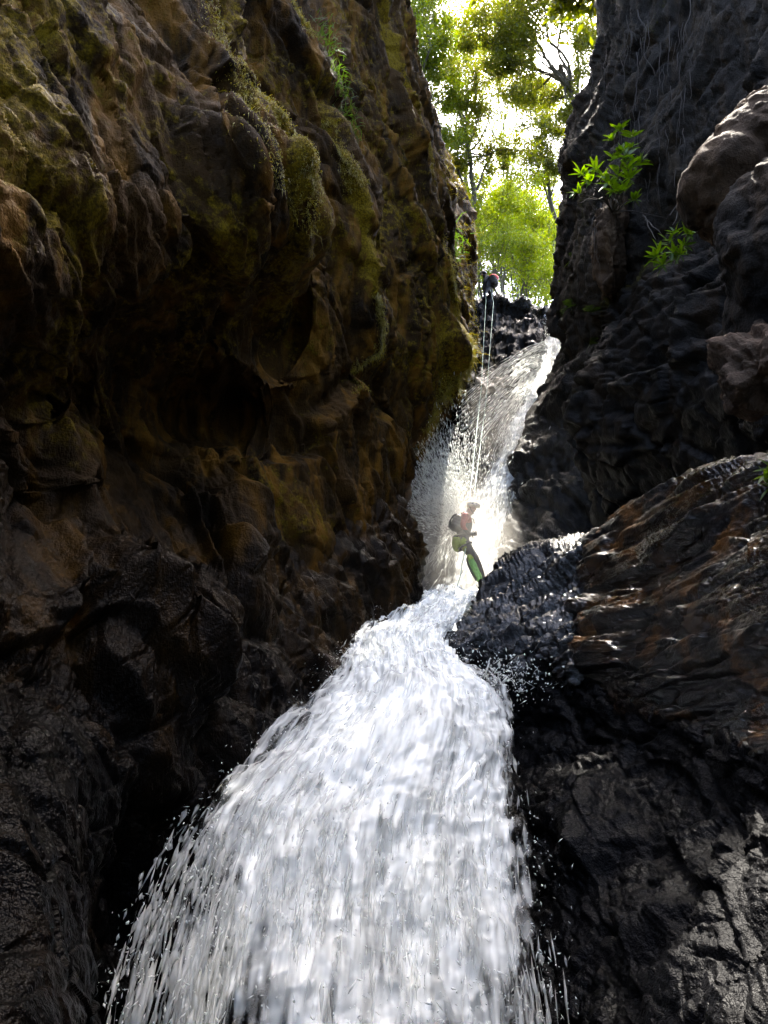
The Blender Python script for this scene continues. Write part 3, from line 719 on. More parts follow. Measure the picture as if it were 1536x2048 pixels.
# burst of spray where the fall strikes the wall, lit by the sun
n = 11000
an = R(125) + R(52) * rng.normal(size=n) * .6; rr = np.abs(rng.normal(size=n)) ** .8 * 118
px_ = 925 + np.cos(an) * rr * .8 - 10 * rng.random(n); py_ = 1040 - np.sin(an) * rr + 40 * rng.normal(size=n) * .5
Yb = 14.2 + rng.random(n) * 1.7
Pb = np.array([at(a, b, c) for a, b, c in zip(px_, py_, Yb)])
Db = Pb - at(935, 1080, 15) + rng.normal(size=Pb.shape) * .25
spindles('spray_drops', Pb, Db, .07 * np.exp(rng.normal(size=n) * .5), .011 * np.exp(rng.normal(size=n) * .4), M_drop, upper)

def mist(name, label, c, r, dens, seed):
    c = np.array(c)
    th = np.linspace(0, np.pi, 24)[:, None]; ph = np.linspace(0, 2 * np.pi, 40)[None, :]
    D = np.stack([np.sin(th) * np.cos(ph), np.sin(th) * np.sin(ph), np.cos(th) + 0 * ph], 2) * np.array(r)
    me = mesh_from(name, D.reshape(-1, 3), grid_faces(24, 40)[:, ::-1])
    me.validate()
    t = NT(name); t.n.remove(t.b)
    v = t.coord(); vn = t.coord(tuple(1 / k for k in r))
    ln = t.new('ShaderNodeVectorMath', operation='LENGTH'); t.l.new(vn, ln.inputs[0])
    fall = t.ramp(ln.outputs['Value'], .25, 1.0, 1.0, 0.0)
    nz = t.ramp(t.noise(v, 1.1, 4, .6), .3, .7, .25, 1.3)
    pv = t.new('ShaderNodeVolumePrincipled'); pv.inputs['Color'].default_value = (.90, .87, .81, 1); pv.inputs['Anisotropy'].default_value = .25
    t.l.new(t.math('MULTIPLY', t.math('MULTIPLY', fall, nz), dens), pv.inputs['Density'])
    t.l.new(pv.outputs[0], t.out.inputs['Volume'])
    o = link(name, me, t.m); o.location = c
    tag(o, label, None, None, 'stuff')
mist('mist', 'bright spray mist hanging around the lower climber', at(905, 1090, 14.0), (1.6, 1.5, 1.7), .48, 1)
mist('mist', 'thin mist trailing up beside the upper waterfall', at(1000, 900, 18.0), (1.3, 1.6, 2.6), .16, 2)

# ------------------------------------------------------------------ trees
def leaf_mat(name, c0, c1, trans=.55):
    t = NT(name); v = t.coord()
    n = t.noise(v, 1.2, 3); n2 = t.noise(v, 9.0, 2)
    c = t.mix(t.ramp(n, .3, .7), c0, c1); c = t.mix(t.math('MULTIPLY', t.ramp(n2, .4, .7), .5), c, tuple(x * .5 for x in c0))
    d = t.new('ShaderNodeBsdfPrincipled'); d.inputs['Roughness'].default_value = .45; t.l.new(c, d.inputs['Base Color'])
    tr = t.new('ShaderNodeBsdfTranslucent')
    c2 = t.mix(.5, c, c1); br = t.new('ShaderNodeHueSaturation'); br.inputs['Saturation'].default_value = 1.15; br.inputs['Value'].default_value = 2.5; t.l.new(c2, br.inputs['Color']); t.l.new(br.outputs[0], tr.inputs['Color'])
    m = t.new('ShaderNodeMixShader'); m.inputs[0].default_value = trans; t.l.new(d.outputs[0], m.inputs[1]); t.l.new(tr.outputs[0], m.inputs[2])
    t.n.remove(t.b); t.l.new(m.outputs[0], t.out.inputs['Surface']); return t.m
M_leafY = leaf_mat('leaf_yellow_green', (.07, .095, .008), (.11, .135, .008))
M_leafG = leaf_mat('leaf_green', (.04, .06, .007), (.075, .095, .008))
M_leafD = leaf_mat('leaf_olive', (.04, .048, .008), (.075, .082, .010), .5)
M_bark = plain('bark', (.06, .05, .035), .85)

def tube(pts, rad, sides=6):
    pts = np.array(pts, float); n = len(pts); T = np.gradient(pts, axis=0); T /= np.linalg.norm(T, axis=1, keepdims=True) + 1e-9
    ref = np.array([.31, .87, .38]); A = np.cross(T, ref); A /= np.linalg.norm(A, axis=1, keepdims=True) + 1e-9; B = np.cross(T, A)
    an = np.linspace(0, 2 * np.pi, sides, endpoint=False)
    V = pts[:, None] + (A[:, None] * np.cos(an)[None, :, None] + B[:, None] * np.sin(an)[None, :, None]) * np.array(rad)[:, None, None]
    F = []
    for i in range(n - 1):
        for k in range(sides):
            F.append([i * sides + k, i * sides + (k + 1) % sides, (i + 1) * sides + (k + 1) % sides, (i + 1) * sides + k])
    return V.reshape(-1, 3), np.array(F)
class Acc:
    def __init__(s): s.V, s.F, s.n = [], [], 0
    def add(s, V, F): s.V.append(V); s.F.append(F + s.n); s.n += len(V)
    def mesh(s, name): return mesh_from(name, np.concatenate(s.V), np.concatenate(s.F))
def wiggly(a, b, n, amp, r0, r1):
    a, b = np.array(a, float), np.array(b, float); t = np.linspace(0, 1, n)[:, None]
    L = np.linalg.norm(b - a); w = rng.normal(size=(4, 3)) * amp * L
    p = a * (1 - t) + b * t
    for k in range(4): p = p + w[k] * np.sin(np.pi * (k + 1) * t) / (k + 1) * .6
    return p, np.linspace(r0, r1, n)

def leaves(P, size, hole=None):
    n = len(P)
    N = rng.normal(size=(n, 3)) + np.array([0, 0, .6]); N /= np.linalg.norm(N, axis=1, keepdims=True)
    A = np.cross(N, rng.normal(size=(n, 3))); A /= np.linalg.norm(A, axis=1, keepdims=True); B = np.cross(N, A)
    s = (size * (.6 + .8 * rng.random(n)))[:, None] if np.ndim(size) else size * (.6 + .8 * rng.random(n))[:, None]
    V = np.stack([P - A * s * .5, P + B * s * .22 + N * s * .05, P + A * s * .5, P - B * s * .22 + N * s * .05], 1)
    return V.reshape(-1, 3), np.arange(n * 4).reshape(-1, 4)

LIT = [(at(1475, 240, 6.3), 1.15), (at(1490, 700, 6.6), .45), (at(1215, 490, 12.8), .95), (at(905, 1010, 14.8), 1.5), (at(1215, 350, 11.4), .7), (at(1085, 730, 22.5), 1.0), (at(670, 150, 9.6), .25)]     # (point, radius): spots where crown leaves are cut away to let the sun in
def sun_gap(P):
    keep = np.ones(len(P), bool); s = np.array(sdir)
    for c, r in LIT:
        d = P - np.array(c); along = d @ s; perp = np.linalg.norm(d - along[:, None] * s, axis=1)
        keep &= ~((perp < r) & (along > 0))
    return keep

def tree(name, label, base, fork, blobs, mat, leaf=.16, r0=.18, n_per=1.0, stems=1, group='trees above the falls', gaps=False):
    """blobs: (px, py, Y, radius m, leaves)"""
    o = link(name, None); tag(o, label, 'tree', group)
    tr = Acc(); lv = []
    base, fork = np.array(base), np.array(fork)
    for s_ in range(stems):
        b = base + (rng.normal(size=3) * .25 * np.array([1, 1, 0]) if s_ else 0); f = fork + (rng.normal(size=3) * .6 if s_ else 0)
        p, r = wiggly(b, f, 14, .05, r0 * (1 if not s_ else .6), r0 * .55 * (1 if not s_ else .6)); tr.add(*tube(p, r, 8))
    for (c, rad, nl) in blobs:
        c = np.array(c); start = fork + (base - fork) * rng.random() * .35
        p, r = wiggly(start, c, 12, .07, r0 * .42, r0 * .12); tr.add(*tube(p, r, 5))
        nsub = max(6, int(rad * 9)); cen = c + rng.normal(size=(nsub, 3)) * rad * np.array([.55, .55, .5])
        for q in cen:
            p2, r2 = wiggly(p[rng.integers(5, 12)], q, 7, .08, r0 * .13, .012); tr.add(*tube(p2, r2, 4))
        m = int(nl * n_per); idx = rng.integers(0, nsub, m)
        sc_ = rad * (.16 + .2 * rng.random(nsub))[idx][:, None]
        lv.append(cen[idx] + rng.normal(size=(m, 3)) * sc_ * np.array([1.15, 1.15, .6]))
    P = np.concatenate(lv)
    if gaps: P = P[sun_gap(P)]
    V, F = leaves(P, leaf)
    link('trunk', tr.mesh('trunk'), M_bark, o)
    link('crown', mesh_from('crown', V, F, False), mat, o)
    return o

def B(px, py, Y, rad, nl): return (at(px, py, Y), rad, nl)
tree('forest_tree', 'tall shaded tree crowding the sky gap beside the mossy buttress', at(800, 470, 34), at(840, 150, 34),
     [B(835, 20, 34, 1.7, 2600), B(880, 60, 35, 1.3, 1700), B(845, 130, 34, 1.5, 2200), B(880, 190, 35, 1.2, 1500), B(860, 250, 34, 1.2, 1700), B(900, 290, 36, 1.0, 1000), B(810, 80, 33, 1.5, 1400), B(870, -40, 34, 1.6, 2000), B(890, 340, 37, 1.0, 1100)], M_leafG, .17, n_per=2.2)
tree('forest_tree', 'yellow-green sunlit treetop high in the middle of the gap', at(960, 470, 46), at(930, 180, 46),
     [B(945, 60, 46, 1.6, 2400), B(910, 95, 46, 1.2, 1300), B(960, 110, 46, 1.2, 1300), B(930, 20, 46, 1.2, 1200), B(900, 150, 46, 1.1, 700)], M_leafY, .17, n_per=1.5)
tree('forest_tree', 'olive canopy tree leaning out from the top of the dark wall', at(1230, 330, 31), at(1120, 130, 32),
     [B(1040, 50, 32, 1.6, 2500), B(1110, 20, 31, 1.6, 2600), B(1160, 70, 31, 1.3, 2000), B(1075, 120, 32, 1.4, 1900), B(1140, 160, 31, 1.2, 1600), B(1015, 120, 33, 1.1, 1700), B(1150, 230, 31, 1.0, 1700), B(1040, 190, 33, .9, 1000), B(970, 60, 33, 1.0, 1200), B(1060, -20, 31, 1.6, 2000), B(1100, 200, 33, 1.0, 800), B(1000, 20, 33, 1.0, 900)], M_leafD, .16, .2, n_per=2.1, gaps=True)
tree('forest_tree', 'slender many-stemmed tree with bare dark forks against the white sky', at(945, 420, 36), at(935, 290, 36),
     [B(925, 130, 37, 1.0, 900), B(955, 160, 36, .9, 700), B(905, 210, 36, 1.0, 1300), B(960, 230, 36, 1.1, 700), B(1020, 300, 36, 1.0, 800), B(985, 180, 36, .8, 350), B(925, 270, 36, .9, 700), B(970, 310, 36, .9, 700), B(905, 330, 36, .8, 700), B(890, 150, 36, .9, 800)], M_leafD, .16, .15, n_per=2.1, stems=4)
tree('forest_tree', 'thin airy tree with pale leaves beside the dark wall', at(1130, 520, 40), at(1090, 330, 40),
     [B(1085, 220, 40, 1.4, 2200), B(1110, 270, 39, 1.2, 2000), B(1060, 300, 40, 1.1, 1100), B(1085, 340, 40, 1.0, 900), B(1050, 180, 40, 1.1, 1000), B(1105, 330, 38, .7, 500)], M_leafD, .17, .14, n_per=2.1, stems=2)
tree('forest_tree', 'pale tall tree filling the middle of the sky gap', at(1010, 520, 52), at(1005, 300, 52),
     [B(985, 60, 52, 1.9, 1500), B(1040, 110, 52, 1.8, 1500), B(1000, 150, 52, 1.6, 800), B(960, 200, 52, 1.6, 900), B(1075, 170, 52, 1.7, 1200), B(1010, 330, 52, 1.8, 1500), B(1055, 380, 52, 1.8, 1500), B(1035, 20, 52, 1.8, 1500)], M_leafY, .24, .18, stems=2)
under = [(955, 420, 38, 'feathery', M_leafY), (1010, 450, 43, 'rounded', M_leafY), (1085, 470, 41, 'dense', M_leafY), (985, 520, 37, 'low', M_leafG), (1050, 535, 38, 'bright', M_leafY), (905, 390, 37, 'leaning', M_leafY), (1110, 420, 45, 'distant', M_leafY), (1030, 400, 50, 'hazy', M_leafG)]
ul = ['feathery yellow-green sapling just right of the buttress edge', 'rounded lime-green tree in the middle of the forest gap', 'dense sunlit tree touching the dark wall at mid height', 'low green bush tree directly above the upper climber',
      'bright lime bush tree above the lip of the falls', 'leaning sapling peeking out over the mossy buttress', 'distant lime treetop against the white sky beside the wall', 'hazy green treetop at the back of the forest gap']
for (px, py, Y, k, m), lab in zip(under, ul):
    bs = [(at(px, py, Y) + rng.normal(size=3) * np.array([1.1, 1.2, 1.0]), .9 + .5 * rng.random(), 1100) for _ in range(6)]
    b = at(px, 0, Y); g = 14.6 + .3 * (Y - 30)
    tree('understory_tree', lab, (at(px, 600, Y)[0], Y, g - .3), at(px, py + 25, Y), bs, m, .17, .09, stems=2, group='sunlit understory trees above the falls')
# two far trees that close the view
for px, py, Y, lab in [(985, 470, 62, 'far pale tree filling the forest depth behind the climber'), (1070, 520, 60, 'far pale tree filling the forest depth by the wall')]:
    bs = [(at(px + 110 * (rng.random() - .5), py + 150 * (rng.random() - .5), Y + 4 * rng.random()), 2.0, 1500) for _ in range(9)]
    tree('understory_tree', lab, (at(px, 600, Y)[0], Y, 22), at(px, py, Y), bs, M_leafG, .3, .2, group='sunlit understory trees above the falls')
# leaf canopy added out of view to shade the cascade, with sunbeam holes cut
def over(x, y, z, r, n): return ((x, y, z), r, n)
def shade_canopy(label, base, fork, x0, x1, y0, y1, n, mat):
    o = link('forest_tree', None); tag(o, label, 'tree', 'trees above the falls')  # stands among the forest trees only to block sun on the cascade
    cl = np.stack([x0 + (x1 - x0) * rng.random(70), y0 + (y1 - y0) * rng.random(70), 27.5 + 1.6 * rng.random(70)], 1)
    ac = Acc(); p, r = wiggly(base, fork, 14, .04, .3, .15); ac.add(*tube(p, r, 8))
    for c in cl[:26]: p, r = wiggly(fork, c, 10, .06, .07, .015); ac.add(*tube(p, r, 4))
    P = np.concatenate([cl[rng.integers(0, 70, n // 2)] + rng.normal(size=(n // 2, 3)) * np.array([.6, .6, .3]),
                        np.stack([x0 + (x1 - x0) * rng.random(n // 2), y0 + (y1 - y0) * rng.random(n // 2), 27.5 + 1.6 * rng.random(n // 2)], 1)])
    P = P[sun_gap(P)]
    V, F = leaves(P, .42); link('trunk', ac.mesh('trunk'), M_bark, o); link('crown', mesh_from('crown', V, F, False), mat, o)
shade_canopy('unseen leaf canopy added to shade the gorge from the dark wall side', (11, 22, 18), (8.5, 19, 25.5), 3.6, 9.5, 9, 25.5, 17000, M_leafD)
shade_canopy('unseen leaf canopy added to shade the gorge from the mossy wall side', (-7, 18, 18), (-3, 18, 25.5), -1.0, 3.8, 8.5, 23.0, 13000, M_leafG)

# ------------------------------------------------------------------ moss, grass, ferns, roots
M_moss = leaf_mat('moss_strand', (.10, .085, .006), (.17, .14, .01), .4)
M_grass = leaf_mat('grass_blade', (.035, .06, .012), (.055, .09, .014), .45)
M_fern = leaf_mat('fern_frond', (.025, .045, .008), (.045, .07, .010), .35)
def blades(P, D, L, W, bend=.5):
    """thin two-segment blades from P along D, drooping"""
    n = len(P); D = D / np.linalg.norm(D, axis=1, keepdims=True)
    S = np.cross(D, rng.normal(size=(n, 3))); S /= np.linalg.norm(S, axis=1, keepdims=True) + 1e-9
    g = np.array([0, 0, -1.0])
    m = P + D * (L * .5)[:, None]; e = m + (D * (1 - bend) + g * bend) * (L * .5)[:, None]
    V = np.stack([P - S * W[:, None] * .5, P + S * W[:, None] * .5, m + S * W[:, None] * .4, m - S * W[:, None] * .4, e], 1)
    F4 = (np.array([[0, 1, 2], [0, 2, 3], [3, 2, 4]])[None] + (np.arange(n) * 5)[:, None, None]).reshape(-1, 3)
    return V.reshape(-1, 3), F4

def moss_strip(name, label, Q, col, v0, v1, n, width, L, off=2, mat=None, out=(0.25, -.6, -.5)):
    """strands rooted on the wall grid Q along column col between image heights v0..v1"""
    flat = Q.reshape(-1, 3); px, py = project(flat); py = py.reshape(Q.shape[:2])
    rws = [i for i in range(Q.shape[0]) if v0 <= py[i, col] <= v1]
    if not rws: return
    r = np.array(rws)[rng.integers(0, len(rws), n * 3)]
    # clumps, so that the strip has bare stretches
    cl = fbm(np.stack([r * .045, 0 * r, 0 * r + col], 1), 2, col) > -.4
    r = r[cl][:n]; c = np.clip(col + (rng.normal(size=len(r)) * width).astype(int) - off, 0, Q.shape[1] - 1)
    P = Q[r, c] + rng.normal(size=(len(r), 3)) * .01
    D = np.array(out)[None] + rng.normal(size=(len(r), 3)) * .3
    Ln = L * np.exp(rng.normal(size=len(r)) * .5)
    V, F = blades(P, D, Ln, .005 + .004 * rng.random(len(r)), .75)
    o = link(name, mesh_from(name, V, F, False), mat or M_moss); tag(o, label, 'moss', 'hanging moss strips', 'stuff')
moss_strip('hanging_moss', 'yellow moss fringe down the first ridge of the ochre wall', LQ, Lcum[4], -20, 470, 4200, 2, .05)
moss_strip('hanging_moss', 'broad yellow moss streaks beside the first ridge', LQ, Lcum[4] - 16, -20, 380, 3600, 5, .05)
moss_strip('hanging_moss', 'yellow moss fringe down the second ridge under the grass', LQ, Lcum[6], -20, 780, 5200, 2, .07)
moss_strip('hanging_moss', 'yellow moss beard on the edge of the brown buttress above the pool', LQ, Lcum[9], 470, 860, 3600, 3, .20)
moss_strip('hanging_moss', 'green-brown moss curtain on the buttress next to the upper climber', BQ, Bcum[2], 300, 760, 3600, 14, .25)

def tuft(name, label, pts, n, L, W, mat, cat='grass', up=.5, spread=.7, group=None):
    P = np.concatenate([np.array(p)[None] + rng.normal(size=(n, 3)) * s for p, s in pts])
    D = rng.normal(size=P.shape) * spread + np.array([.35, -.4, up])
    V, F = blades(P, D, L * np.exp(rng.normal(size=len(P)) * .35), W * (.7 + .6 * rng.random(len(P))), .45)
    o = link(name, None); tag(o, label, cat, group)
    b = link('blades', mesh_from('blades', V, F, False), mat, o); b['kind'] = 'stuff'
tuft('grass_tuft', 'long green grass spilling down the cleft high on the ochre wall', [(at(648 + 11 * i, 60 + 42 * i, 9.7 + .1 * i), .09) for i in range(6)], 60, .20, .010, M_grass)
tuft('grass_tuft', 'small green weeds on the buttress edge below the treetops', [(at(890, 470, 18), .2), (at(905, 500, 18.3), .2)], 120, .3, .02, M_grass)

def fern(label, base, n, L, face=(-.3, -.8, .3)):
    o = link('fern', None); tag(o, label, 'fern', 'ferns on the dark wall')
    for k in range(n):
        d = np.array(face) + rng.normal(size=3) * np.array([.8, .4, .5]); d /= np.linalg.norm(d)
        ac = Acc(); m = 12
        t = np.linspace(0, 1, m)[:, None]; Lk = L * (.7 + .5 * rng.random())
        p = np.array(base) + d * t * Lk + np.array([0, 0, -.55]) * t ** 2 * Lk
        V, F = tube(p, np.linspace(.006, .002, m), 3); ac.add(V, F)
        side = np.cross(d, (0, 0, 1)); side /= np.linalg.norm(side)
        for i in range(1, m):
            for s in (-1, 1):
                w = Lk * .28 * math.sin(math.pi * (i / m) ** .8) + .01; q = p[i]; tip = q + side * s * w + d * w * .3; th = d * Lk * .032
                ac.add(np.array([q - th, q + th, tip, tip - th * .3]), np.array([[0, 1, 2, 3]]))
        link('frond', ac.mesh('frond'), M_fern, o)
for px, py, Y, n, L, lab in [(1150, 520, 16.6, 7, .5, 'small fern on the dark wall level with the upper climber'), (1165, 560, 16.0, 5, .4, 'small fern just under the higher one on the dark wall'), (1140, 615, 16.2, 7, .55, 'spreading fern on the dark wall beside the fall lip'),
                             (1185, 625, 14.2, 6, .45, 'fern in the cleft between the dark wall and black buttress'), (1180, 690, 14.6, 5, .45, 'lowest fern in the cleft right of the falls')]:
    fern(lab, at(px, py, Y), n, L * .65)

# ------------------------------------------------------------------ broad-leaved shrubs on the right wall
M_shrub = leaf_mat('shrub_leaf', (.035, .07, .008), (.085, .135, .010), .4)
def leaf_mesh(L, W):
    n = 7; t = np.linspace(0, 1, n); w = W * .5 * np.sin(np.pi * np.clip(t, .02, 1) ** .85) ** .9; w[0] = .004; w[-1] = .001
    V = np.concatenate([np.stack([t * L, -w, .15 * w - .22 * L * t ** 2], 1), np.stack([t * L, 0 * t, -.30 * w - .22 * L * t ** 2], 1), np.stack([t * L, w, .15 * w - .22 * L * t ** 2], 1)])
    F = [[k * n + i, k * n + i + 1, (k + 1) * n + i + 1, (k + 1) * n + i] for k in range(2) for i in range(n - 1)]
    return mesh_from('leaf', V, np.array(F))
from mathutils import Matrix
LEAF = [leaf_mesh(1, .30), leaf_mesh(1, .26), leaf_mesh(1, .34)]
for m_ in LEAF: m_.materials.append(M_shrub)
def shrub(name, label, root, tips, leaf_len, per=9):
    o = link(name, None); tag(o, label, 'shrub', 'broad-leaved shrubs on the right wall'); root = np.array(root)
    ac = Acc()
    for tip in tips:
        tip = np.array(tip); p, r = wiggly(root, tip, 10, .06, .014, .006); ac.add(*tube(p, r, 5))
        d = p[-1] - p[-3]; d /= np.linalg.norm(d); a0 = rng.random() * 6
        e1 = np.cross(d, (.2, .1, 1)); e1 /= np.linalg.norm(e1); e2 = np.cross(d, e1)
        for k in range(per):
            an = a0 + k * 2.4; tilt = .25 + .5 * rng.random()
            v = (e1 * math.cos(an) + e2 * math.sin(an)) * 1.0 + d * tilt + np.array([-.15, -.25, .15]); v /= np.linalg.norm(v)
            z = np.array([0, -.25, 1.0]) + rng.normal(size=3) * .3; y = np.cross(z, v); y /= np.linalg.norm(y); z = np.cross(v, y)
            s = leaf_len * (.65 + .6 * rng.random())
            lf = bpy.data.objects.new('leaf', LEAF[rng.integers(0, 3)]); sc.collection.objects.link(lf)
            st = p[-1] - d * rng.random() * leaf_len * .5
            M = Matrix(((v[0] * s, y[0] * s, z[0] * s, st[0]), (v[1] * s, y[1] * s, z[1] * s, st[1]), (v[2] * s, y[2] * s, z[2] * s, st[2]), (0, 0, 0, 1)))
            lf.parent = o; lf.matrix_world = M
    link('branches', ac.mesh('branches'), M_bark, o)
shrub('shrub', 'glossy broad-leaved shrub hanging from the dark wall over the lit rib', at(1225, 425, 12.6),
      [at(x, y, Y) for x, y, Y in [(1160, 345, 11.8), (1190, 335, 11.7), (1150, 385, 11.9), (1215, 365, 11.5), (1235, 350, 11.5), (1260, 355, 11.5), (1245, 375, 11.4), (1270, 400, 11.6), (1225, 310, 11.8), (1245, 295, 11.8), (1270, 320, 11.9), (1285, 320, 12.0), (1240, 255, 12.0), (1265, 265, 12.1), (1225, 270, 12.0), (1250, 310, 11.7), (1205, 350, 11.6), (1175, 360, 11.8), (1228, 380, 11.4), (1255, 335, 11.6), (1240, 335, 11.9), (1262, 290, 12.0)]], .22, 9)
shrub('shrub', 'low leafy shrub on the ledge beside the bulbous boulder', at(1345, 520, 10.6),
      [at(x, y, Y) for x, y, Y in [(1350, 465, 10.2), (1380, 465, 9.9), (1315, 500, 10.2), (1345, 505, 10.0), (1325, 530, 10.1), (1370, 490, 10.0), (1335, 480, 10.3), (1360, 510, 10.0), (1310, 515, 10.2)]], .19, 8)
shrub('shrub', 'yellow-green sprig at the right picture edge above the wet slab', at(1575, 990, 5.6), [at(x, y, Y) for x, y, Y in [(1528, 945, 5.4), (1540, 975, 5.4), (1545, 935, 5.5), (1560, 960, 5.4)]], .14, 7)

# roots and dead twigs hanging on the right wall
M_root = plain('dry_root', (.04, .032, .024), .9)
for i, (x0, y0, x1, y1, Y) in enumerate([(1215, 415, 1330, 435, 12.6), (1290, 440, 1330, 475, 11.6), (1285, 430, 1312, 480, 11.4), (1360, 400, 1345, 450, 11), (1205, 395, 1160, 405, 12.4), (1380, 0, 1365, 80, 11.4), (1400, 330, 1340, 430, 10.6), (1275, 20, 1310, 150, 13)]):
    p, r = wiggly(at(x0, y0, Y), at(x1, y1, Y - .4), 12, .05, .014, .006)
    V, F = tube(p, r, 5)
    tag(link('root', mesh_from('root', V, F), M_root), ['thin dry twig crossing under the hanging shrub', 'straight dead stem between the two shrubs, upper one', 'straight dead stem between the two shrubs, lower one', 'short root dangling near the boulder', 'curled twig below the shrub over the sky edge', 'pale root hanging from the top of the dark wall', 'long root slanting down toward the ledge shrub', 'long pale root trailing down the upper dark wall'][i], 'root', 'roots on the dark wall')
t = link('hanging_roots', None)
ac = Acc()
for k in range(70):
    x = 1185 + 210 * rng.random(); y = 20 + 330 * rng.random(); Y = np.interp(x, [1180, 1262, 1352, 1480], [16.4, 13.3, 11.7, 9.8]) - .05
    L = 25 + 60 * rng.random()
    p, r = wiggly(at(x, y, Y), at(x - 8 + 10 * rng.random(), y + L, Y - .15), 7, .05, .012 * rng.random() + .004, .003); ac.add(*tube(p, r, 3))
for k in range(40):
    x = 1188 + 55 * rng.random(); y = 400 + 80 * rng.random()
    p, r = wiggly(at(x, y, 13.1), at(x + 6 * rng.normal(), y + 30 + 60 * rng.random(), 12.9), 7, .05, .014 * rng.random() + .004, .003); ac.add(*tube(p, r, 3))
o = link('root_mass', ac.mesh('root_mass'), M_root); tag(o, 'curtain of fine pale roots matted over the dark wall', 'roots', None, 'stuff')
bpy.data.objects.remove(t)

# ------------------------------------------------------------------ people
M_suit = plain('wetsuit', (.028, .028, .032), .55); M_red = plain('red_sleeve', (.30, .045, .04), .6); M_skin = plain('skin', (.36, .19, .12), .5)
M_helm = plain('helmet_shell', (.70, .62, .48), .35); M_blackplastic = plain('black_plastic', (.02, .02, .02), .4); M_pack = plain('pack_fabric', (.05, .05, .05), .7)
M_lime = plain('lime_fabric', (.28, .36, .03), .6); M_green = plain('green_fabric', (.17, .40, .10), .7); M_redpack = plain('red_pack', (.60, .02, .02), .6); M_rope = plain('rope_sheath', (.42, .58, .48), .7)
M_strap = plain('strap', (.03, .03, .03), .7); M_navy = plain('navy_suit', (.014, .016, .026), .6)

def skinned(name, joints, edges, mats, pick=None, sub=2, parent=None, root='pelvis'):
    """joints: name -> (pos, radius or (rx, ry)); one continuous surface; pick(face_centre) -> material slot"""
    keys = list(joints); me = bpy.data.meshes.new(name)
    me.from_pydata([tuple(joints[k][0]) for k in keys], [(keys.index(a), keys.index(b)) for a, b in edges], [])
    ob = bpy.data.objects.new(name, me); sc.collection.objects.link(ob)
    md = ob.modifiers.new('skin', 'SKIN'); md.use_smooth_shade = True
    sv = me.skin_vertices[0].data
    for i, k in enumerate(keys):
        r = joints[k][1]; sv[i].radius = r if isinstance(r, tuple) else (r, r); sv[i].use_root = (k == root)
    ms = ob.modifiers.new('sub', 'SUBSURF'); ms.levels = ms.render_levels = sub
    dg = bpy.context.evaluated_depsgraph_get(); out = bpy.data.meshes.new_from_object(ob.evaluated_get(dg))
    bpy.data.objects.remove(ob)
    out.name = name; out.materials.clear()
    for m in mats: out.materials.append(m)
    if pick:
        for f in out.polygons: f.material_index = pick(f.center)
    for f in out.polygons: f.use_smooth = True
    return link(name, out, None, parent)

def ellipsoid(c, r, n=(18, 12), cut=None, ax=None):
    th = np.linspace(.02, np.pi - .02, n[1])[:, None]; ph = np.linspace(0, 2 * np.pi, n[0])[None, :]
    D = np.stack([np.sin(th) * np.cos(ph), np.sin(th) * np.sin(ph), np.cos(th) + 0 * ph], 2)
    if cut is not None: D[..., 2] = np.maximum(D[..., 2], cut)
    P = D * np.array(r)
    if ax is not None: P = P @ np.array(ax).T
    return (P + np.array(c)).reshape(-1, 3), grid_faces(n[1], n[0])

def hand(J, E, pre, wrist, d, up, s=1.0):
    """palm, four unequal bent fingers and a side thumb, curled around what is held"""
    d = np.array(d, float); d /= np.linalg.norm(d); up = np.array(up, float); sd = np.cross(d, up); sd /= np.linalg.norm(sd); up = np.cross(sd, d)
    J[pre + 'palm'] = (wrist + d * .075 * s, (.038 * s, .018 * s)); E.append((pre + 'wrist', pre + 'palm'))
    for k, (o, l) in enumerate([(-.028, .06), (-.009, .072), (.010, .066), (.028, .05)]):
        b = wrist + d * .085 * s + sd * o * s; m = b + (d * .8 - up * .5) * l * .6 * s; e = m + (d * .1 - up) * l * .5 * s
        J[f'{pre}f{k}a'] = (b, .0095 * s); J[f'{pre}f{k}b'] = (m, .0085 * s); J[f'{pre}f{k}c'] = (e, .0075 * s)
        E += [(pre + 'palm', f'{pre}f{k}a'), (f'{pre}f{k}a', f'{pre}f{k}b'), (f'{pre}f{k}b', f'{pre}f{k}c')]
    b = wrist + d * .045 * s - sd * .04 * s; m = b + (d * .5 - sd * .5 - up * .4) * .05 * s
    J[pre + 't1'] = (b, .011 * s); J[pre + 't2'] = (m, .009 * s); E += [(pre + 'palm', pre + 't1'), (pre + 't1', pre + 't2')]

# lower climber, seen from the side, hanging on the rope and facing the fall
Y1 = 13.6
def q1(px, py, dy=0.0): return at(px, py, Y1) + np.array([0, dy, 0])
root = link('person', None); root.location = q1(955, 1172)
tag(root, 'climber in white helmet and red sleeves hanging on the rope in the spray', 'person')
J, E = {}, []
def jt(k, px, py, r, dy=0.0, fr=None):
    J[k] = (q1(px, py, dy), r)
    if fr: E.append((fr, k))
jt('pelvis', 922, 1080, (.135, .15)); jt('waist', 927, 1066, (.125, .14), 0, 'pelvis'); jt('chest', 930, 1047, (.14, .165), 0, 'waist'); jt('upper', 931, 1035, (.12, .15), 0, 'chest')
jt('neck', 936, 1028, .055, 0, 'upper'); jt('skull', 942, 1020, (.085, .08), 0, 'neck'); jt('brow', 946, 1012, (.09, .08), 0, 'skull'); jt('chin', 949, 1024, .045, 0, 'skull'); jt('nose', 953, 1018, .018, 0, 'skull')
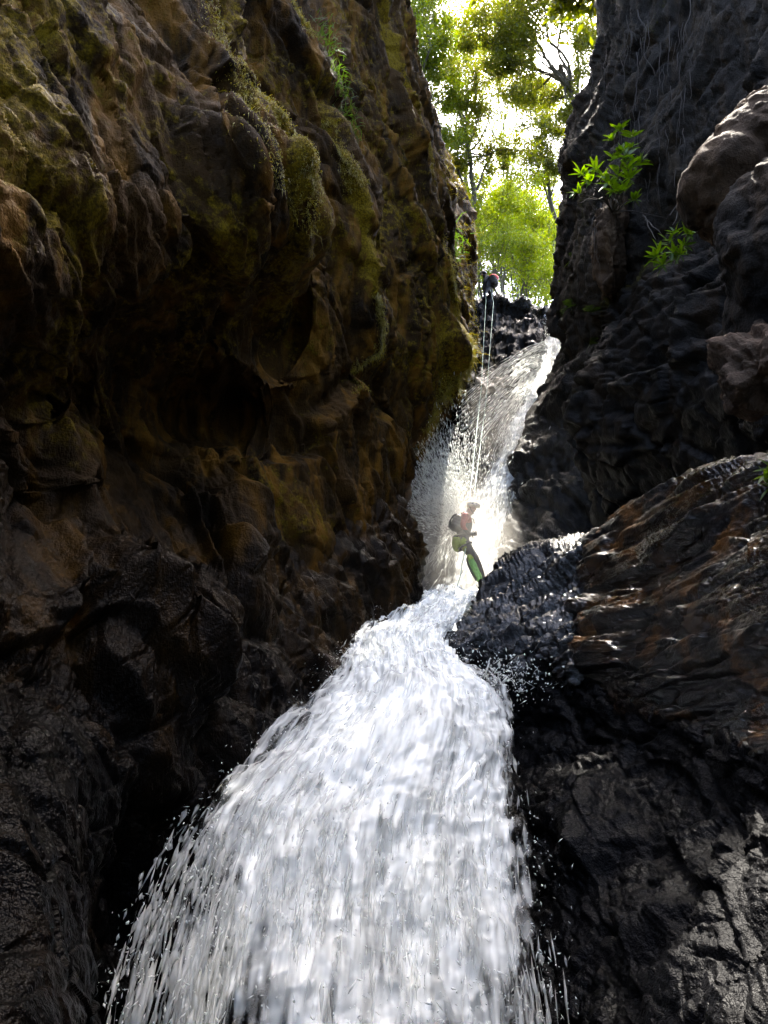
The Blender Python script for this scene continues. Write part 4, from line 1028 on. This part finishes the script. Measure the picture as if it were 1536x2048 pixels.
for s, nm, dx in ((-1, 'near', 0), (1, 'far', 4)):
    jt(nm + 'hip', 924 + dx, 1084, .105, .10 * s, 'pelvis'); jt(nm + 'knee', 947 + dx, 1117, .078, .13 * s, nm + 'hip'); jt(nm + 'calf', 955 + dx, 1132, .068, .12 * s, nm + 'knee'); jt(nm + 'ankle', 964 + dx, 1154, .045, .10 * s, nm + 'calf')
    jt(nm + 'heel', 964 + dx, 1160, .045, .10 * s, nm + 'ankle'); jt(nm + 'toe', 979 + dx, 1164, .036, .10 * s, nm + 'heel')
    jt(nm + 'shoulder', 929 + dx, 1037, .075, .19 * s, 'upper'); jt(nm + 'elbow', 922 + dx * 2, 1058, .052, .24 * s, nm + 'shoulder'); jt(nm + 'wrist', 938 + dx, 1072 - (s > 0) * 8, .032, .12 * s, nm + 'elbow')
    hand(J, E, nm, J[nm + 'wrist'][0], (.9, -.2 * s, .1), (0, -s, .3))
for k in J: J[k] = (J[k][0] - np.array(root.location), J[k][1])
lo = np.array(root.location)
def pick1(c):
    p = np.array(c) + lo; x, y = project(p[None]); x, y = x[0], y[0]
    if y < 1031 and x > 936: return 2
    if (abs(c[1]) > .13) and y < 1060: return 1
    if 1076 < y < 1112 and x < 932: return 3
    return 0
skinned('body', J, E, [M_suit, M_red, M_skin, M_lime], pick1, 2, root)
def child(name, V, F, mat, par, loc): return link(name, mesh_from(name, np.array(V) - loc, np.array(F)), mat, par)
hel = child('helmet', *ellipsoid(q1(946.5, 1012), (.125, .115, .115), cut=-.25), M_helm, root, lo)
child('vent', *ellipsoid(q1(944, 1009, -.105), (.022, .012, .016)), M_blackplastic, hel, lo)
child('vent', *ellipsoid(q1(951, 1010, -.10), (.016, .012, .012)), M_blackplastic, hel, lo)
p = np.array([q1(938, 1016, -.1), q1(944, 1026, -.06), q1(949, 1030, 0)]); child('chin_strap', *tube(p, [.008] * 3, 5), M_strap, root, lo)
a = np.linspace(0, 2 * np.pi, 20); p = np.stack([q1(924, 1073)[0] + .150 * np.cos(a), q1(924, 1073)[1] + .165 * np.sin(a), q1(924, 1073)[2] + .02 * np.cos(a)], 1); child('harness_belt', *tube(p, [.022] * 20, 6), M_strap, root, lo)
for s in (-1, 1):
    c = q1(929, 1094, .115 * s); p = np.stack([c[0] + .115 * np.cos(a), c[1] + .115 * np.sin(a), c[2] + .06 * np.cos(a)], 1); child('leg_loop', *tube(p, [.018] * 20, 6), M_strap, root, lo)
child('seat_guard', *ellipsoid(q1(913, 1086, 0), (.085, .155, .16)), M_lime, root, lo)
p = np.array([q1(937, 1040, -.13), q1(945, 1040, -.1), q1(948, 1050, -.1)]); child('shoulder_strap', *tube(p, [.01] * 3, 5), M_strap, root, lo)
p = np.array([q1(934, 1030, -.1), q1(926, 1027, -.11), q1(921, 1030, -.1)]); child('shoulder_strap', *tube(p, [.016] * 3, 5), M_strap, root, lo)

def sack(name, label, c, top, r0, r1, mat, lid_mat, extra=None, seed=0):
    """soft pack: lathed body with creases, lid and straps"""
    c, top = np.array(c, float), np.array(top, float); ax = top - c; H = np.linalg.norm(ax); ax /= H
    e1 = np.cross(ax, (0, 1, .1)); e1 /= np.linalg.norm(e1); e2 = np.cross(ax, e1)
    t = np.linspace(0, 1, 16)[:, None]; an = np.linspace(0, 2 * np.pi, 22)[None, :]
    prof = np.interp(t, [0, .04, .2, .6, .92, 1], [.02, .82, 1, 1, .85, .03])
    rr = prof * (1 + .05 * np.sin(5 * an + 9 * t) + .04 * np.sin(11 * t * 3))
    P = (c + ax * t[..., None] * H) + e1 * (rr * r0 * np.cos(an))[..., None] + e2 * (rr * r1 * np.sin(an))[..., None]
    o = link(name, None); o.location = c; tag(o, label, 'bag')
    child('body', P.reshape(-1, 3), grid_faces(16, 22), mat, o, c)
    k = 12; Pl = P[k:] + ((P[k:] - (c + ax * .9 * H)) * .06); child('lid', Pl.reshape(-1, 3), grid_faces(16 - k, 22), lid_mat, o, c)
    for s in (-1, 1):
        p = np.array([c + ax * H * f + e1 * r0 * g + e2 * s * r1 * .5 for f, g in ((.9, .8), (.7, 1.15), (.4, 1.2), (.12, .9))]); child('strap', *tube(p, [.014] * 4, 5), M_strap, o, c)
    return o
sack('backpack', 'dark wet backpack on the back of the lower climber', q1(908, 1062, -.02), q1(923, 1032, -.02), .125, .17, M_pack, M_pack)
sack('kit_bag', 'bright green kit bag dangling beside the legs of the lower climber', q1(959, 1168, -.2), q1(934, 1112, -.17), .065, .085, M_green, M_lime)

# upper climber at the lip of the falls
Y2 = 26.4
def q2(px, py, dy=0.0): return at(px, py, Y2) + np.array([0, dy, 0])
root2 = link('person', None); root2.location = q2(975, 601); lo2 = np.array(root2.location)
tag(root2, 'dark-clothed climber with red pack leaning back at the lip above the falls', 'person')
J, E = {}, []
def jt2(k, px, py, r, dy=0.0, fr=None):
    J[k] = (q2(px, py, dy) - lo2, r)
    if fr: E.append((fr, k))
jt2('pelvis', 979, 577, (.16, .16)); jt2('chest', 975, 563, (.16, .19), 0, 'pelvis'); jt2('upper', 973, 557, (.14, .17), 0, 'chest'); jt2('neck', 970, 553, .06, 0, 'upper'); jt2('skull', 967, 550, .10, 0, 'neck'); jt2('brow', 966, 547.5, .10, 0, 'skull'); jt2('nose', 963.6, 550, .02, 0, 'skull')
for s, nm, dx in ((-1, 'near', -8), (1, 'far', 6)):
    jt2(nm + 'hip', 979 + dx * .5, 580, .11, .1 * s, 'pelvis'); jt2(nm + 'knee', 977 + dx, 588, .085, .16 * s, nm + 'hip'); jt2(nm + 'ankle', 977 + dx, 598, .055, .16 * s, nm + 'knee'); jt2(nm + 'toe', 970 + dx, 601, .042, .16 * s, nm + 'ankle')
    jt2(nm + 'shoulder', 973, 559, .08, .2 * s, 'upper'); jt2(nm + 'elbow', 967, 570, .055, .24 * s, nm + 'shoulder'); jt2(nm + 'wrist', 970 + dx * .3, 579, .038, .1 * s, nm + 'elbow')
    hand(J, E, nm, J[nm + 'wrist'][0], (.6, -.3 * s, -.5), (0, -s, .3), 1.1)
def pick2(c):
    x, y = project((np.array(c) + lo2)[None]); return 1 if (y[0] < 553.5 and x[0] < 966) else 0
skinned('body', J, E, [M_navy, M_skin], pick2, 2, root2)
h2 = child('helmet', *ellipsoid(q2(966.5, 547.2), (.135, .125, .125), cut=-.25), M_blackplastic, root2, lo2)
p = np.stack([q2(979, 575)[0] + .18 * np.cos(a), q2(979, 575)[1] + .18 * np.sin(a), q2(979, 575)[2] + .02 * np.sin(a)], 1); child('harness_belt', *tube(p, [.025] * 20, 6), M_strap, root2, lo2)
b2 = sack('backpack', 'red and black backpack worn by the upper climber', q2(988, 575, -.05), q2(984, 552, -.05), .19, .22, M_pack, M_redpack)
P_, F_ = ellipsoid(q2(987.5, 559, -.05), (.19, .20, .16)); link('top_pocket', mesh_from('top_pocket', P_ - np.array(b2.location), F_), M_redpack, b2)

# ropes
def rope(label, pts, r, sag=0.0):
    P = []
    for (a, b) in zip(pts[:-1], pts[1:]):
        for t_ in np.linspace(0, 1, 24, endpoint=False): P.append(np.array(a) * (1 - t_) + np.array(b) * t_ + np.array([sag * math.sin(math.pi * t_) , -.3 * abs(sag) * math.sin(math.pi * t_), 0]))
    P.append(np.array(pts[-1])); P = np.array(P)
    V, F = tube(P, [r] * len(P), 6)
    tag(link('rope', mesh_from('rope', V, F), M_rope), label, 'rope', 'abseil ropes')
rope('taut pale green rope running down to the climber, strand nearer the mossy side', [q2(970, 579, -.1), at(972, 600, 26.0), at(962, 780, 19.6), q1(938, 1004, -.02), q1(934, 1068, -.1)], .0085, .0)
rope('taut pale green rope running down to the climber, strand nearer the falls', [q2(979, 580, -.1), at(987, 604, 26.0), at(972, 800, 19.2), at(949, 985, 14.2), q1(940, 1068, .05)], .0085, .0)
rope('loose rope tail trailing from the lower climber into the pool', [q1(930, 1084, -.15), q1(922, 1130, -.2), q1(908, 1186, -.3)], .009, .02)
